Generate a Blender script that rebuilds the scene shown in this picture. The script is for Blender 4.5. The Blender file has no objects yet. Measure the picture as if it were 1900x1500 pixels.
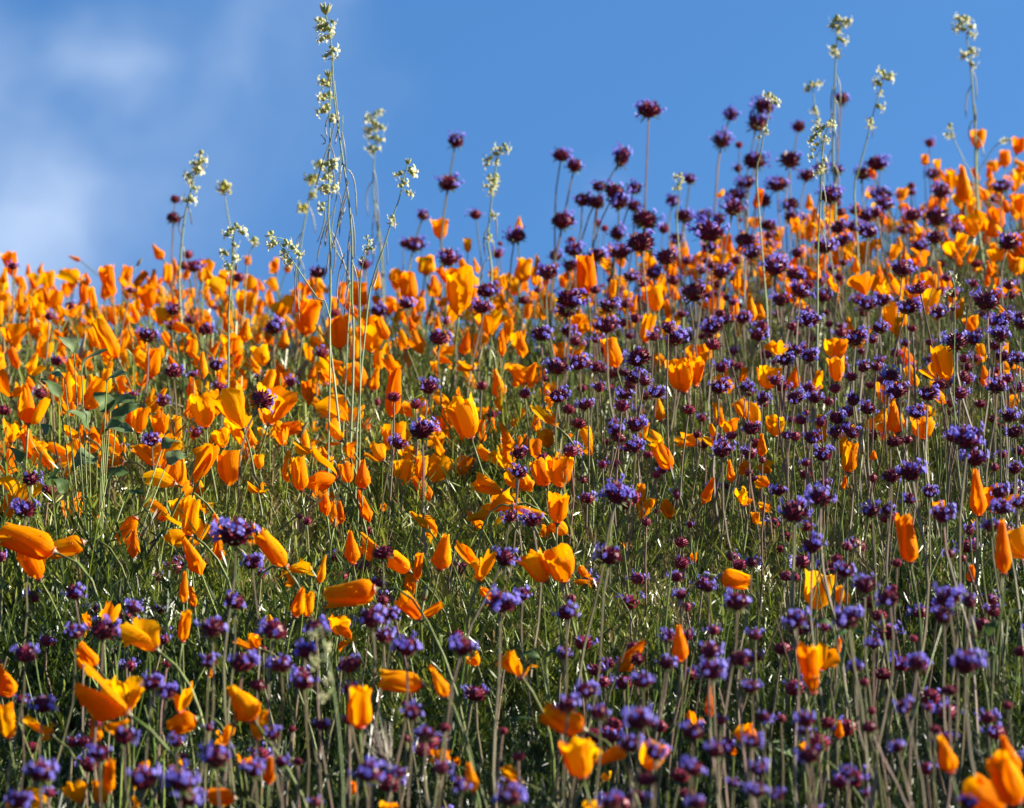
import bpy, math, random
import numpy as np
from mathutils import Vector, Matrix, Quaternion

random.seed(7)
rng = np.random.default_rng(7)
scene = bpy.context.scene
C = scene.collection
PI = math.pi

# ------------------------------------------------------------------ camera
PITCH = math.radians(12.0)
FOC = 100.0
FPX = FOC / 36.0 * 1900.0
FWD = Vector((0, math.cos(PITCH), math.sin(PITCH)))
UP = Vector((0, -math.sin(PITCH), math.cos(PITCH)))
RIGHT = Vector((1, 0, 0))
cam_d = bpy.data.cameras.new('camera')
cam = bpy.data.objects.new('camera', cam_d)
C.objects.link(cam)
scene.camera = cam
cam_d.lens = FOC
cam_d.sensor_width = 36.0
cam_d.sensor_fit = 'HORIZONTAL'
cam_d.clip_start = 0.05
cam_d.clip_end = 5000
cam.location = (0, 0, 0)
cam.rotation_euler = (PI / 2 + PITCH, 0, 0)
cam_d.dof.use_dof = True
cam_d.dof.focus_distance = 4.0
cam_d.dof.aperture_fstop = 9.0
cam_d.dof.aperture_blades = 0

# ------------------------------------------------------------------ light
SUN_EL = math.radians(27)
SUN_AZ = math.radians(3)          # angle from +X towards +Y (positive = a little behind the flowers)
sun_dir = Vector((math.cos(SUN_EL) * math.cos(SUN_AZ), math.cos(SUN_EL) * math.sin(SUN_AZ), math.sin(SUN_EL)))
sd = bpy.data.lights.new('sun', 'SUN')
sd.energy = 5.0
sd.angle = math.radians(0.5)
sd.color = (1.0, 0.93, 0.80)
so = bpy.data.objects.new('sun', sd)
C.objects.link(so)
so.rotation_euler = sun_dir.to_track_quat('Z', 'Y').to_euler()

scene.view_settings.view_transform = 'Standard'
scene.view_settings.look = 'None'
scene.view_settings.gamma = 1
scene.view_settings.exposure = 1.6
scene.view_settings.use_curve_mapping = False
scene.cycles.max_bounces = 8
scene.cycles.transparent_max_bounces = 4
scene.cycles.diffuse_bounces = 4
scene.cycles.glossy_bounces = 2
scene.cycles.transmission_bounces = 4
scene.cycles.caustics_reflective = False
scene.cycles.caustics_refractive = False

# ------------------------------------------------------------------ sky
world = bpy.data.worlds.new('World')
scene.world = world
world.use_nodes = True
nt = world.node_tree
nt.nodes.clear()
N = nt.nodes
L = nt.links


def node(tree, typ, **kw):
    n = tree.nodes.new(typ)
    for k, v in kw.items():
        setattr(n, k, v)
    return n


wo = node(nt, 'ShaderNodeOutputWorld')
bg = node(nt, 'ShaderNodeBackground')
bg.inputs['Strength'].default_value = 0.088
sky = node(nt, 'ShaderNodeTexSky', sky_type='NISHITA')
sky.sun_disc = False
sky.sun_elevation = SUN_EL
sky.sun_rotation = PI / 2 - SUN_AZ
sky.altitude = 900
sky.air_density = 1.0
sky.dust_density = 0.15
sky.ozone_density = 2.2
tc = node(nt, 'ShaderNodeTexCoord')
lift = node(nt, 'ShaderNodeVectorMath', operation='ADD')
lift.inputs[1].default_value = (0, 0, 0.42)
nrm = node(nt, 'ShaderNodeVectorMath', operation='NORMALIZE')
L.new(tc.outputs['Generated'], lift.inputs[0])
L.new(lift.outputs[0], nrm.inputs[0])
L.new(nrm.outputs[0], sky.inputs['Vector'])
hs = node(nt, 'ShaderNodeHueSaturation')
hs.inputs['Saturation'].default_value = 1.22
hs.inputs['Value'].default_value = 1.0
L.new(sky.outputs[0], hs.inputs['Color'])


def mth(op, a=None, b=None, clamp=False):
    n = node(nt, 'ShaderNodeMath', operation=op)
    n.use_clamp = clamp
    for i, v in enumerate((a, b)):
        if v is None:
            continue
        if isinstance(v, (int, float)):
            n.inputs[i].default_value = v
        else:
            L.new(v, n.inputs[i])
    return n.outputs[0]


# thin cirrus: azimuth (x/y) and elevation (z/y) of the view direction, warped by noise
sep = node(nt, 'ShaderNodeSeparateXYZ')
L.new(tc.outputs['Generated'], sep.inputs[0])
wn = node(nt, 'ShaderNodeTexNoise')
wn.inputs['Scale'].default_value = 7.0
wn.inputs['Detail'].default_value = 4.0
wn.inputs['Roughness'].default_value = 0.5
L.new(tc.outputs['Generated'], wn.inputs['Vector'])
wsub = node(nt, 'ShaderNodeVectorMath', operation='SUBTRACT')
wsub.inputs[1].default_value = (0.5, 0.5, 0.5)
L.new(wn.outputs['Color'], wsub.inputs[0])
wsc = node(nt, 'ShaderNodeVectorMath', operation='SCALE')
wsc.inputs['Scale'].default_value = 0.16
L.new(wsub.outputs[0], wsc.inputs[0])
wadd = node(nt, 'ShaderNodeVectorMath', operation='ADD')
L.new(tc.outputs['Generated'], wadd.inputs[0])
L.new(wsc.outputs[0], wadd.inputs[1])


def cloud_blob(px, py, radius, amount):
    d = (FWD * FPX + RIGHT * (px - 950) + UP * (750 - py)).normalized()
    n = node(nt, 'ShaderNodeVectorMath', operation='DISTANCE')
    L.new(wadd.outputs[0], n.inputs[0])
    n.inputs[1].default_value = d
    m = node(nt, 'ShaderNodeMapRange', interpolation_type='SMOOTHERSTEP')
    m.inputs['From Min'].default_value = radius / FPX
    m.inputs['From Max'].default_value = 0.0
    m.inputs['To Min'].default_value = 0.0
    m.inputs['To Max'].default_value = amount
    L.new(n.outputs['Value'], m.inputs['Value'])
    return m.outputs[0]


total = None
for b in ((-30, 420, 330, 0.30), (-80, 250, 400, 0.12), (130, 130, 260, 0.34), (130, 480, 330, 0.24), (540, -70, 320, 0.26), (680, -20, 160, 0.16), (380, 330, 420, .07),
          (330, 250, 260, 0.16), (990, 250, 110, 0.15), (400, 80, 200, 0.12), (960, 340, 120, 0.10), (-500, 100, 600, 0.4), (1900, -900, 900, 0.3), (300, -900, 700, 0.4),
          (250, 30, 300, 0.12), (560, 200, 200, 0.10)):
    o = cloud_blob(*b)
    total = o if total is None else mth('ADD', total, o)
fn = node(nt, 'ShaderNodeTexNoise')
fn.inputs['Scale'].default_value = 14.0
fn.inputs['Detail'].default_value = 6.0
fn.inputs['Roughness'].default_value = 0.45
L.new(wadd.outputs[0], fn.inputs['Vector'])
fr = node(nt, 'ShaderNodeMapRange')
fr.inputs['From Min'].default_value = 0.3
fr.inputs['From Max'].default_value = 0.7
fr.inputs['To Min'].default_value = 0.3
fr.inputs['To Max'].default_value = 1.25
L.new(fn.outputs['Fac'], fr.inputs['Value'])
dens = mth('MULTIPLY', total, fr.outputs[0], clamp=True)
cm = node(nt, 'ShaderNodeMix', data_type='RGBA')
L.new(dens, cm.inputs['Factor'])
L.new(hs.outputs[0], cm.inputs['A'])
cm.inputs['B'].default_value = (3.0, 3.6, 4.5, 1)
L.new(cm.outputs['Result'], bg.inputs['Color'])
L.new(bg.outputs[0], wo.inputs[0])


# ------------------------------------------------------------------ materials
def new_mat(name):
    m = bpy.data.materials.new(name)
    m.use_nodes = True
    m.node_tree.nodes.clear()
    return m, m.node_tree


def mix_rgb(t, fac, a, b, mode='MIX'):
    n = node(t, 'ShaderNodeMix', data_type='RGBA', blend_type=mode)
    for sock, v in (('Factor', fac), ('A', a), ('B', b)):
        if isinstance(v, (tuple, list)):
            n.inputs[sock].default_value = (*v, 1) if len(v) == 3 else v
        elif isinstance(v, (int, float)):
            n.inputs[sock].default_value = v
        else:
            t.links.new(v, n.inputs[sock])
    return n.outputs['Result']


def var_source(t, attr):
    """random number per object, or the per-piece attribute of a joined mesh"""
    if attr:
        a = node(t, 'ShaderNodeAttribute', attribute_name='tone')
        return a.outputs['Fac']
    return node(t, 'ShaderNodeObjectInfo').outputs['Random']


def leafy(name, c1, c2, trans=0.35, rough=0.5, attr=False, tcol=None, spec=0.5, mottling=60.0, c3=None, bump=0.0, coat=0.0):
    """thin plant tissue: reflects and lets light through"""
    m, t = new_mat(name)
    out = node(t, 'ShaderNodeOutputMaterial')
    bs = node(t, 'ShaderNodeBsdfPrincipled')
    tr = node(t, 'ShaderNodeBsdfTranslucent')
    mx = node(t, 'ShaderNodeMixShader')
    mx.inputs[0].default_value = trans
    v = var_source(t, attr)
    col = mix_rgb(t, v, c1, c2)
    tco = node(t, 'ShaderNodeTexCoord')
    nz = node(t, 'ShaderNodeTexNoise')
    nz.inputs['Scale'].default_value = mottling
    nz.inputs['Detail'].default_value = 3
    t.links.new(tco.outputs['Object'], nz.inputs['Vector'])
    mr = node(t, 'ShaderNodeMapRange')
    mr.inputs['From Min'].default_value = 0.35
    mr.inputs['From Max'].default_value = 0.68
    t.links.new(nz.outputs['Fac'], mr.inputs['Value'])
    if c3:
        col = mix_rgb(t, mr.outputs[0], col, c3)
    t.links.new(col, bs.inputs['Base Color'])
    bs.inputs['Roughness'].default_value = rough
    bs.inputs['Specular IOR Level'].default_value = spec
    bs.inputs['Coat Weight'].default_value = coat
    bs.inputs['Coat Roughness'].default_value = 0.15
    if tcol:
        t.links.new(mix_rgb(t, 1.0, col, tcol, 'MULTIPLY'), tr.inputs['Color'])
    else:
        t.links.new(col, tr.inputs['Color'])
    if bump:
        bp = node(t, 'ShaderNodeBump')
        bp.inputs['Strength'].default_value = bump
        bp.inputs['Distance'].default_value = 0.002
        t.links.new(nz.outputs['Fac'], bp.inputs['Height'])
        t.links.new(bp.outputs[0], bs.inputs['Normal'])
    t.links.new(bs.outputs[0], mx.inputs[1])
    t.links.new(tr.outputs[0], mx.inputs[2])
    t.links.new(mx.outputs[0], out.inputs['Surface'])
    return m


def petal_mat(name, attr=False):
    """silky orange poppy petal: fine radial veins, deeper colour towards its foot, warm light through it"""
    m, t = new_mat(name)
    out = node(t, 'ShaderNodeOutputMaterial')
    bs = node(t, 'ShaderNodeBsdfPrincipled')
    tr = node(t, 'ShaderNodeBsdfTranslucent')
    mx = node(t, 'ShaderNodeMixShader')
    mx.inputs[0].default_value = 0.5
    v = var_source(t, attr)
    col = mix_rgb(t, v, (0.92, 0.22, 0.001), (0.96, 0.52, 0.002))
    uv = node(t, 'ShaderNodeUVMap')
    sp = node(t, 'ShaderNodeSeparateXYZ')
    t.links.new(uv.outputs[0], sp.inputs[0])
    # deeper orange at the foot of the petal (pigment)
    foot = node(t, 'ShaderNodeMapRange')
    foot.inputs['From Min'].default_value = 0.0
    foot.inputs['From Max'].default_value = 0.45
    foot.inputs['To Min'].default_value = 0.55
    foot.inputs['To Max'].default_value = 0.0
    t.links.new(sp.outputs['Y'], foot.inputs['Value'])
    col = mix_rgb(t, foot.outputs[0], col, (0.91, 0.29, 0.001))
    mp = node(t, 'ShaderNodeMapping')
    mp.inputs['Scale'].default_value = (26, 1.6, 1)
    t.links.new(uv.outputs[0], mp.inputs['Vector'])
    nz = node(t, 'ShaderNodeTexNoise')
    nz.inputs['Scale'].default_value = 1.6
    nz.inputs['Detail'].default_value = 4
    t.links.new(mp.outputs[0], nz.inputs['Vector'])
    mr = node(t, 'ShaderNodeMapRange')
    mr.inputs['From Min'].default_value = 0.4
    mr.inputs['From Max'].default_value = 0.7
    mr.inputs['To Max'].default_value = 0.35
    t.links.new(nz.outputs['Fac'], mr.inputs['Value'])
    col = mix_rgb(t, mr.outputs[0], col, (0.91, 0.25, 0.001))
    t.links.new(col, bs.inputs['Base Color'])
    t.links.new(mix_rgb(t, 1.0, col, (1.0, 0.95, 0.6), 'MULTIPLY'), tr.inputs['Color'])
    bs.inputs['Specular IOR Level'].default_value = 0.02
    bp = node(t, 'ShaderNodeBump')
    bp.inputs['Strength'].default_value = 0.6
    bp.inputs['Distance'].default_value = 0.002
    t.links.new(nz.outputs['Fac'], bp.inputs['Height'])
    # dew: a few small clear drops standing on the petal
    vo = node(t, 'ShaderNodeTexVoronoi', feature='F1')
    vo.inputs['Scale'].default_value = 17.0
    t.links.new(uv.outputs[0], vo.inputs['Vector'])
    vs = node(t, 'ShaderNodeSeparateColor')
    t.links.new(vo.outputs['Color'], vs.inputs[0])
    rad = node(t, 'ShaderNodeMapRange')
    rad.inputs['From Min'].default_value = 0.62
    rad.inputs['From Max'].default_value = 1.0
    rad.inputs['To Min'].default_value = 0.0
    rad.inputs['To Max'].default_value = 0.36
    t.links.new(vs.outputs[0], rad.inputs['Value'])
    dm = node(t, 'ShaderNodeMath', operation='SUBTRACT')
    dm.use_clamp = True
    t.links.new(rad.outputs[0], dm.inputs[0])
    t.links.new(vo.outputs['Distance'], dm.inputs[1])
    b2 = node(t, 'ShaderNodeBump')
    b2.inputs['Strength'].default_value = 1.0
    b2.inputs['Distance'].default_value = 0.012
    t.links.new(dm.outputs[0], b2.inputs['Height'])
    t.links.new(bp.outputs[0], b2.inputs['Normal'])
    t.links.new(b2.outputs[0], bs.inputs['Normal'])
    gt = node(t, 'ShaderNodeMath', operation='GREATER_THAN')
    gt.inputs[1].default_value = 0.001
    t.links.new(dm.outputs[0], gt.inputs[0])
    rr_ = node(t, 'ShaderNodeMapRange')
    rr_.inputs['To Min'].default_value = 0.5
    rr_.inputs['To Max'].default_value = 0.08
    t.links.new(gt.outputs[0], rr_.inputs['Value'])
    t.links.new(rr_.outputs[0], bs.inputs['Roughness'])
    t.links.new(gt.outputs[0], bs.inputs['Coat Weight'])
    bs.inputs['Coat Roughness'].default_value = 0.05
    t.links.new(bs.outputs[0], mx.inputs[1])
    t.links.new(tr.outputs[0], mx.inputs[2])
    t.links.new(mx.outputs[0], out.inputs['Surface'])
    return m


M = {}
M['petal'] = petal_mat('poppy_petal')
M['petal_s'] = petal_mat('poppy_petal_far', True)
M['stem'] = leafy('poppy_stem', (0.12, 0.18, 0.03), (0.20, 0.26, 0.06), 0.08, 0.42, spec=.3, c3=(0.14, 0.13, 0.04))
M['stem_s'] = leafy('poppy_stem_far', (0.09, 0.15, 0.02), (0.21, 0.26, 0.055), 0.08, 0.42, spec=.3, attr=True)
M['rim'] = leafy('pink_rim', (0.42, 0.07, 0.055), (0.45, 0.14, 0.08), 0.2, 0.4)
M['cup'] = leafy('receptacle_green', (0.16, 0.19, 0.055), (0.23, 0.16, 0.09), 0.1, 0.4)
M['bud'] = leafy('bud_green', (0.20, 0.23, 0.08), (0.32, 0.25, 0.13), 0.2, 0.4, c3=(0.24, 0.20, 0.09))
M['cstem'] = leafy('chia_stem', (0.18, 0.17, 0.07), (0.27, 0.16, 0.13), 0.0, 0.42, spec=.3, c3=(0.10, 0.085, 0.045), mottling=14)
M['cstem_s'] = leafy('chia_stem_far', (0.13, 0.13, 0.05), (0.17, 0.10, 0.075), 0.0, 0.5, spec=.3, attr=True)
M['burr'] = leafy('burgundy_burr', (0.18, 0.008, 0.028), (0.28, 0.02, 0.055), 0.15, 0.45, spec=.25, c3=(0.07, 0.005, 0.016), mottling=5)
M['burr_s'] = leafy('burgundy_burr_far', (0.16, 0.008, 0.024), (0.26, 0.02, 0.05), 0.15, 0.5, spec=.25, attr=True)
M['bract'] = leafy('green_bract', (0.07, 0.12, 0.025), (0.12, 0.15, 0.045), 0.25, 0.5)
M['floret'] = leafy('violet_floret', (0.26, 0.21, 0.72), (0.40, 0.35, 0.84), 0.4, 0.6, spec=.2, c3=(0.20, 0.14, 0.62), mottling=4)
M['floret_s'] = leafy('violet_floret_far', (0.24, 0.18, 0.70), (0.37, 0.30, 0.82), 0.35, 0.6, spec=.2, attr=True)
M['mstem'] = leafy('mustard_stem', (0.23, 0.33, 0.11), (0.29, 0.36, 0.14), 0.05, 0.4, spec=.3, c3=(0.24, 0.26, 0.13), mottling=30)
M['pod'] = leafy('seed_pod', (0.19, 0.24, 0.09), (0.33, 0.30, 0.2), 0.1, 0.4, c3=(0.28, 0.2, 0.16), mottling=40)
M['cream'] = leafy('cream_petal', (0.60, 0.58, 0.28), (0.68, 0.64, 0.38), 0.35, 0.5)
M['calyx'] = leafy('yellow_green_calyx', (0.33, 0.37, 0.11), (0.45, 0.44, 0.19), 0.35, 0.45)
M['yellow'] = leafy('pale_yellow_petal', (0.52, 0.48, 0.08), (0.58, 0.54, 0.14), 0.35, 0.5)
M['sage'] = leafy('grey_green_leaf', (0.13, 0.19, 0.07), (0.20, 0.25, 0.12), 0.3, 0.6, spec=.2, c3=(0.07, 0.12, 0.03), mottling=45, bump=0.5)
M['darkleaf'] = leafy('dark_leaf', (0.045, 0.09, 0.018), (0.075, 0.12, 0.03), 0.3, 0.6, spec=.2, bump=0.6, mottling=60)
M['awn'] = leafy('grass_awn', (0.50, 0.50, 0.36), (0.50, 0.34, 0.30), 0.2, 0.4)
M['stamen'] = leafy('stamen_yellow', (0.85, 0.50, 0.03), (0.85, 0.42, 0.02), 0.2, 0.5)
M['dry'] = leafy('dry_stalk', (0.12, 0.11, 0.04), (0.12, 0.05, 0.04), 0.0, 0.5, spec=.3, attr=True)


def foliage_mat():
    m, t = new_mat('feathery_foliage')
    out = node(t, 'ShaderNodeOutputMaterial')
    bs = node(t, 'ShaderNodeBsdfPrincipled')
    tr = node(t, 'ShaderNodeBsdfTranslucent')
    mx = node(t, 'ShaderNodeMixShader')
    mx.inputs[0].default_value = 0.22
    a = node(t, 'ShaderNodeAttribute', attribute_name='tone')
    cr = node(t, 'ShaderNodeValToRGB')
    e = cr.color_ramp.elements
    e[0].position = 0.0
    e[0].color = (0.010, 0.022, 0.004, 1)  # dark end, deepened for the shade painted into the near foliage
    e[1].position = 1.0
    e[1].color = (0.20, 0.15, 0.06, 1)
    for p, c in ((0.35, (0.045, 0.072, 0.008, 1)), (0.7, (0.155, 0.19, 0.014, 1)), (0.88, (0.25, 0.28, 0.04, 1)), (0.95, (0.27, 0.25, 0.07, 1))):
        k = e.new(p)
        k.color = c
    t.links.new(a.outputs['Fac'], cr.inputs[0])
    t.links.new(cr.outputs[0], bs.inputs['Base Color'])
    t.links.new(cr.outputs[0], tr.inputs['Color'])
    bs.inputs['Roughness'].default_value = 0.36
    bs.inputs['Specular IOR Level'].default_value = 0.4
    t.links.new(bs.outputs[0], mx.inputs[1])
    t.links.new(tr.outputs[0], mx.inputs[2])
    t.links.new(mx.outputs[0], out.inputs['Surface'])
    return m


M['foliage'] = foliage_mat()


def soil_mat():
    m, t = new_mat('hillside_soil')
    out = node(t, 'ShaderNodeOutputMaterial')
    bs = node(t, 'ShaderNodeBsdfPrincipled')
    tco = node(t, 'ShaderNodeTexCoord')
    n1 = node(t, 'ShaderNodeTexNoise')
    n1.inputs['Scale'].default_value = 9
    n1.inputs['Detail'].default_value = 8
    n2 = node(t, 'ShaderNodeTexNoise')
    n2.inputs['Scale'].default_value = 140
    n2.inputs['Detail'].default_value = 5
    for n in (n1, n2):
        t.links.new(tco.outputs['Object'], n.inputs['Vector'])
    c = mix_rgb(t, n1.outputs['Fac'], (0.035, 0.027, 0.018), (0.03, 0.04, 0.015))
    c = mix_rgb(t, n2.outputs['Fac'], c, (0.07, 0.052, 0.035))
    t.links.new(c, bs.inputs['Base Color'])
    bs.inputs['Roughness'].default_value = 0.9
    bp = node(t, 'ShaderNodeBump')
    bp.inputs['Strength'].default_value = 0.8
    bp.inputs['Distance'].default_value = 0.01
    t.links.new(n2.outputs['Fac'], bp.inputs['Height'])
    t.links.new(bp.outputs[0], bs.inputs['Normal'])
    t.links.new(bs.outputs[0], out.inputs['Surface'])
    return m


M['soil'] = soil_mat()


# ------------------------------------------------------------------ ground
def gz(x, y):
    """height of the hillside: rises away from the camera and to the right, rounds over at the ridge"""
    x = np.asarray(x, float)
    y = np.asarray(y, float)
    xc = np.clip(x, -6, 6)
    lat = -0.0875 + 0.15 * (xc + np.sqrt(xc * xc + 0.08)) / 2
    yr = 5.95 + 0.75 * np.clip(x, 0, 2.5)
    over = np.maximum(0, y - yr)
    fall = 0.10 * np.where(over < 3.2, over ** 2, 3.2 ** 2 + 2 * 3.2 * (over - 3.2))
    yy = np.maximum(y, -4)
    z = -0.95 + 0.375 * yy + lat - fall
    z = z + 0.012 * np.sin(x * 3.1 + 1) * np.cos(y * 2.3) + 0.008 * np.sin(x * 7.7 + y * 5.1)
    return np.maximum(z, -14)


def gzf(x, y):
    return float(gz(x, y))


def make_mesh(name, verts, faces, mats, mat_idx=None, smooth=True, uvs=None, tone=None):
    me = bpy.data.meshes.new(name)
    me.from_pydata([tuple(v) for v in verts], [], [tuple(q) for q in faces])
    for mm in mats:
        me.materials.append(mm)
    if mat_idx is not None:
        me.polygons.foreach_set('material_index', np.asarray(mat_idx, dtype=np.int32))
    if smooth:
        me.polygons.foreach_set('use_smooth', np.ones(len(me.polygons), dtype=bool))
    if uvs is not None:
        ul = me.uv_layers.new(name='UVMap')
        vi = np.empty(len(me.loops), dtype=np.int32)
        me.loops.foreach_get('vertex_index', vi)
        ul.data.foreach_set('uv', np.asarray(uvs, dtype=np.float32)[vi].ravel())
    if tone is not None:
        at = me.attributes.new('tone', 'FLOAT', 'POINT')
        at.data.foreach_set('value', np.asarray(tone, dtype=np.float32))
    me.update()
    return me


def fast_mesh(name, V, T, mats, mi=None, smooth=True, UV=None, tone=None):
    """triangles straight from numpy arrays"""
    me = bpy.data.meshes.new(name)
    me.vertices.add(len(V))
    me.vertices.foreach_set('co', np.ascontiguousarray(V, dtype=np.float32).ravel())
    nt_ = len(T)
    me.loops.add(nt_ * 3)
    me.loops.foreach_set('vertex_index', np.ascontiguousarray(T, dtype=np.int32).ravel())
    me.polygons.add(nt_)
    me.polygons.foreach_set('loop_start', np.arange(0, nt_ * 3, 3, dtype=np.int32))
    for mm in mats:
        me.materials.append(mm)
    if mi is not None:
        me.polygons.foreach_set('material_index', np.asarray(mi, dtype=np.int32))
    me.polygons.foreach_set('use_smooth', np.full(nt_, smooth, dtype=bool))
    if UV is not None:
        ul = me.uv_layers.new(name='UVMap')
        ul.data.foreach_set('uv', np.ascontiguousarray(UV[T.ravel()], dtype=np.float32).ravel())
    if tone is not None:
        at = me.attributes.new('tone', 'FLOAT', 'POINT')
        at.data.foreach_set('value', np.asarray(tone, dtype=np.float32))
    me.update(calc_edges=True)
    me.validate()
    return me


def link(name, me, parent=None, kind=None, loc=None):
    o = bpy.data.objects.new(name, me)
    C.objects.link(o)
    if parent is not None:
        o.parent = parent
    if kind:
        o['kind'] = kind
    if loc is not None:
        o.location = loc
    return o


# hillside sheet: fine near the flowers, coarse out to where the land falls away
xs = np.concatenate([np.linspace(-300, -8, 14), np.linspace(-6, 6, 121), np.linspace(8, 300, 14)])
ys = np.concatenate([np.linspace(-120, -3, 10), np.linspace(-2, 12, 141), np.linspace(14, 600, 24)])
GX, GY = np.meshgrid(xs, ys)
GZ = gz(GX, GY)
nx, ny = len(xs), len(ys)
idx = np.arange(nx * ny).reshape(ny, nx)
q = np.stack([idx[:-1, :-1], idx[:-1, 1:], idx[1:, 1:], idx[1:, :-1]], -1).reshape(-1, 4)
T = np.concatenate([q[:, [0, 1, 2]], q[:, [0, 2, 3]]])
hill = link('hillside', fast_mesh('hillside', np.stack([GX, GY, GZ], -1).reshape(-1, 3), T, [M['soil']]), kind='structure')


# ------------------------------------------------------------------ placing helpers
def ray(px, py):
    return FWD + RIGHT * ((px - 950) / FPX) + UP * ((750 - py) / FPX)


def at(px, py, z):
    return ray(px, py) * z


def to_px(p):
    p = Vector(p)
    z = p.dot(FWD)
    return 950 + FPX * p.dot(RIGHT) / z, 750 - FPX * p.dot(UP) / z


def choose_depth(px, py, size_px, s0, ss, h0, hs_, hmin=0.09, hmax=0.75, zmin=2.15, zmax=7.6):
    """distance at which a flower of believable size stands on a stem of believable height"""
    Z = np.arange(zmin, zmax, 0.04)
    d = ray(px, py)
    X = d.x * Z
    Y = d.y * Z
    W = d.z * Z
    h = W - gz(X, Y)
    s = size_px * Z / FPX
    cost = ((h - h0) / hs_) ** 2 + (np.log(s / s0) / ss) ** 2
    cost += np.where(h < hmin, 60 * (hmin - h) * 20, 0) + np.where(h > hmax, (h - hmax) * 100, 0)
    return float(Z[int(np.argmin(cost))])


# ------------------------------------------------------------------ basic shapes (vertex lists)
class Geo:
    def __init__(self):
        self.v = []
        self.f = []
        self.m = []
        self.uv = []

    def add(self, v, f, m=0, uv=None):
        o = len(self.v)
        self.v += [tuple(a) for a in v]
        self.f += [tuple(i + o for i in a) for a in f]
        self.m += [m] * len(f)
        self.uv += list(uv) if uv is not None else [(0, 0)] * len(v)

    def mesh(self, name, mats, smooth=True):
        return make_mesh(name, self.v, self.f, mats, self.m, smooth, self.uv)


def tube_pts(pts, radii, sides=5, cap=True, twist=0.0):
    pts = [Vector(p) for p in pts]
    n = len(pts)
    v, f_ = [], []
    ref = Vector((0.3, 1, 0.1))
    for i, p in enumerate(pts):
        t = (pts[min(i + 1, n - 1)] - pts[max(i - 1, 0)])
        if t.length < 1e-9:
            t = Vector((0, 0, 1))
        t.normalize()
        a = t.cross(ref)
        if a.length < 1e-4:
            a = t.cross(Vector((1, 0, 0)))
        a.normalize()
        b = t.cross(a)
        for k in range(sides):
            an = 2 * PI * k / sides + twist * i
            v.append(p + (a * math.cos(an) + b * math.sin(an)) * radii[i])
    for i in range(n - 1):
        for k in range(sides):
            k2 = (k + 1) % sides
            f_.append((i * sides + k, i * sides + k2, (i + 1) * sides + k2, (i + 1) * sides + k))
    if cap:
        f_.append(tuple((n - 1) * sides + k for k in range(sides)))
    return v, f_


def lathe(profile, sides=8):
    v, f_ = [], []
    for r, z in profile:
        for k in range(sides):
            a = 2 * PI * k / sides
            v.append((r * math.cos(a), r * math.sin(a), z))
    for i in range(len(profile) - 1):
        for k in range(sides):
            k2 = (k + 1) % sides
            f_.append((i * sides + k, i * sides + k2, (i + 1) * sides + k2, (i + 1) * sides + k))
    return v, f_


def bezier(p0, p1, p2, p3, n):
    out = []
    for i in range(n):
        t = i / (n - 1)
        a = (1 - t) ** 3
        b = 3 * (1 - t) ** 2 * t
        c = 3 * (1 - t) * t * t
        d = t ** 3
        out.append(p0 * a + p1 * b + p2 * c + p3 * d)
    return out
# ------------------------------------------------------------------ poppy flowers (unit length along +Z, unit width across)
def petal_grid(fn, nu, nv):
    v, uv, f_ = [], [], []
    for j in range(nv + 1):
        for i in range(nu + 1):
            u = -1 + 2 * i / nu
            w = j / nv
            v.append(fn(u, w))
            uv.append((0.5 + 0.5 * u * (0.35 + 0.65 * w), w))
    for j in range(nv):
        for i in range(nu):
            a = j * (nu + 1) + i
            f_.append((a, a + 1, a + nu + 2, a + nu + 1))
    return v, f_, uv


def interp(tab, x):
    for (a, b), (c, d) in zip(tab, tab[1:]):
        if x <= c:
            t = (x - a) / (c - a)
            t = t * t * (3 - 2 * t)
            return b + (d - b) * t
    return tab[-1][1]


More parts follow.
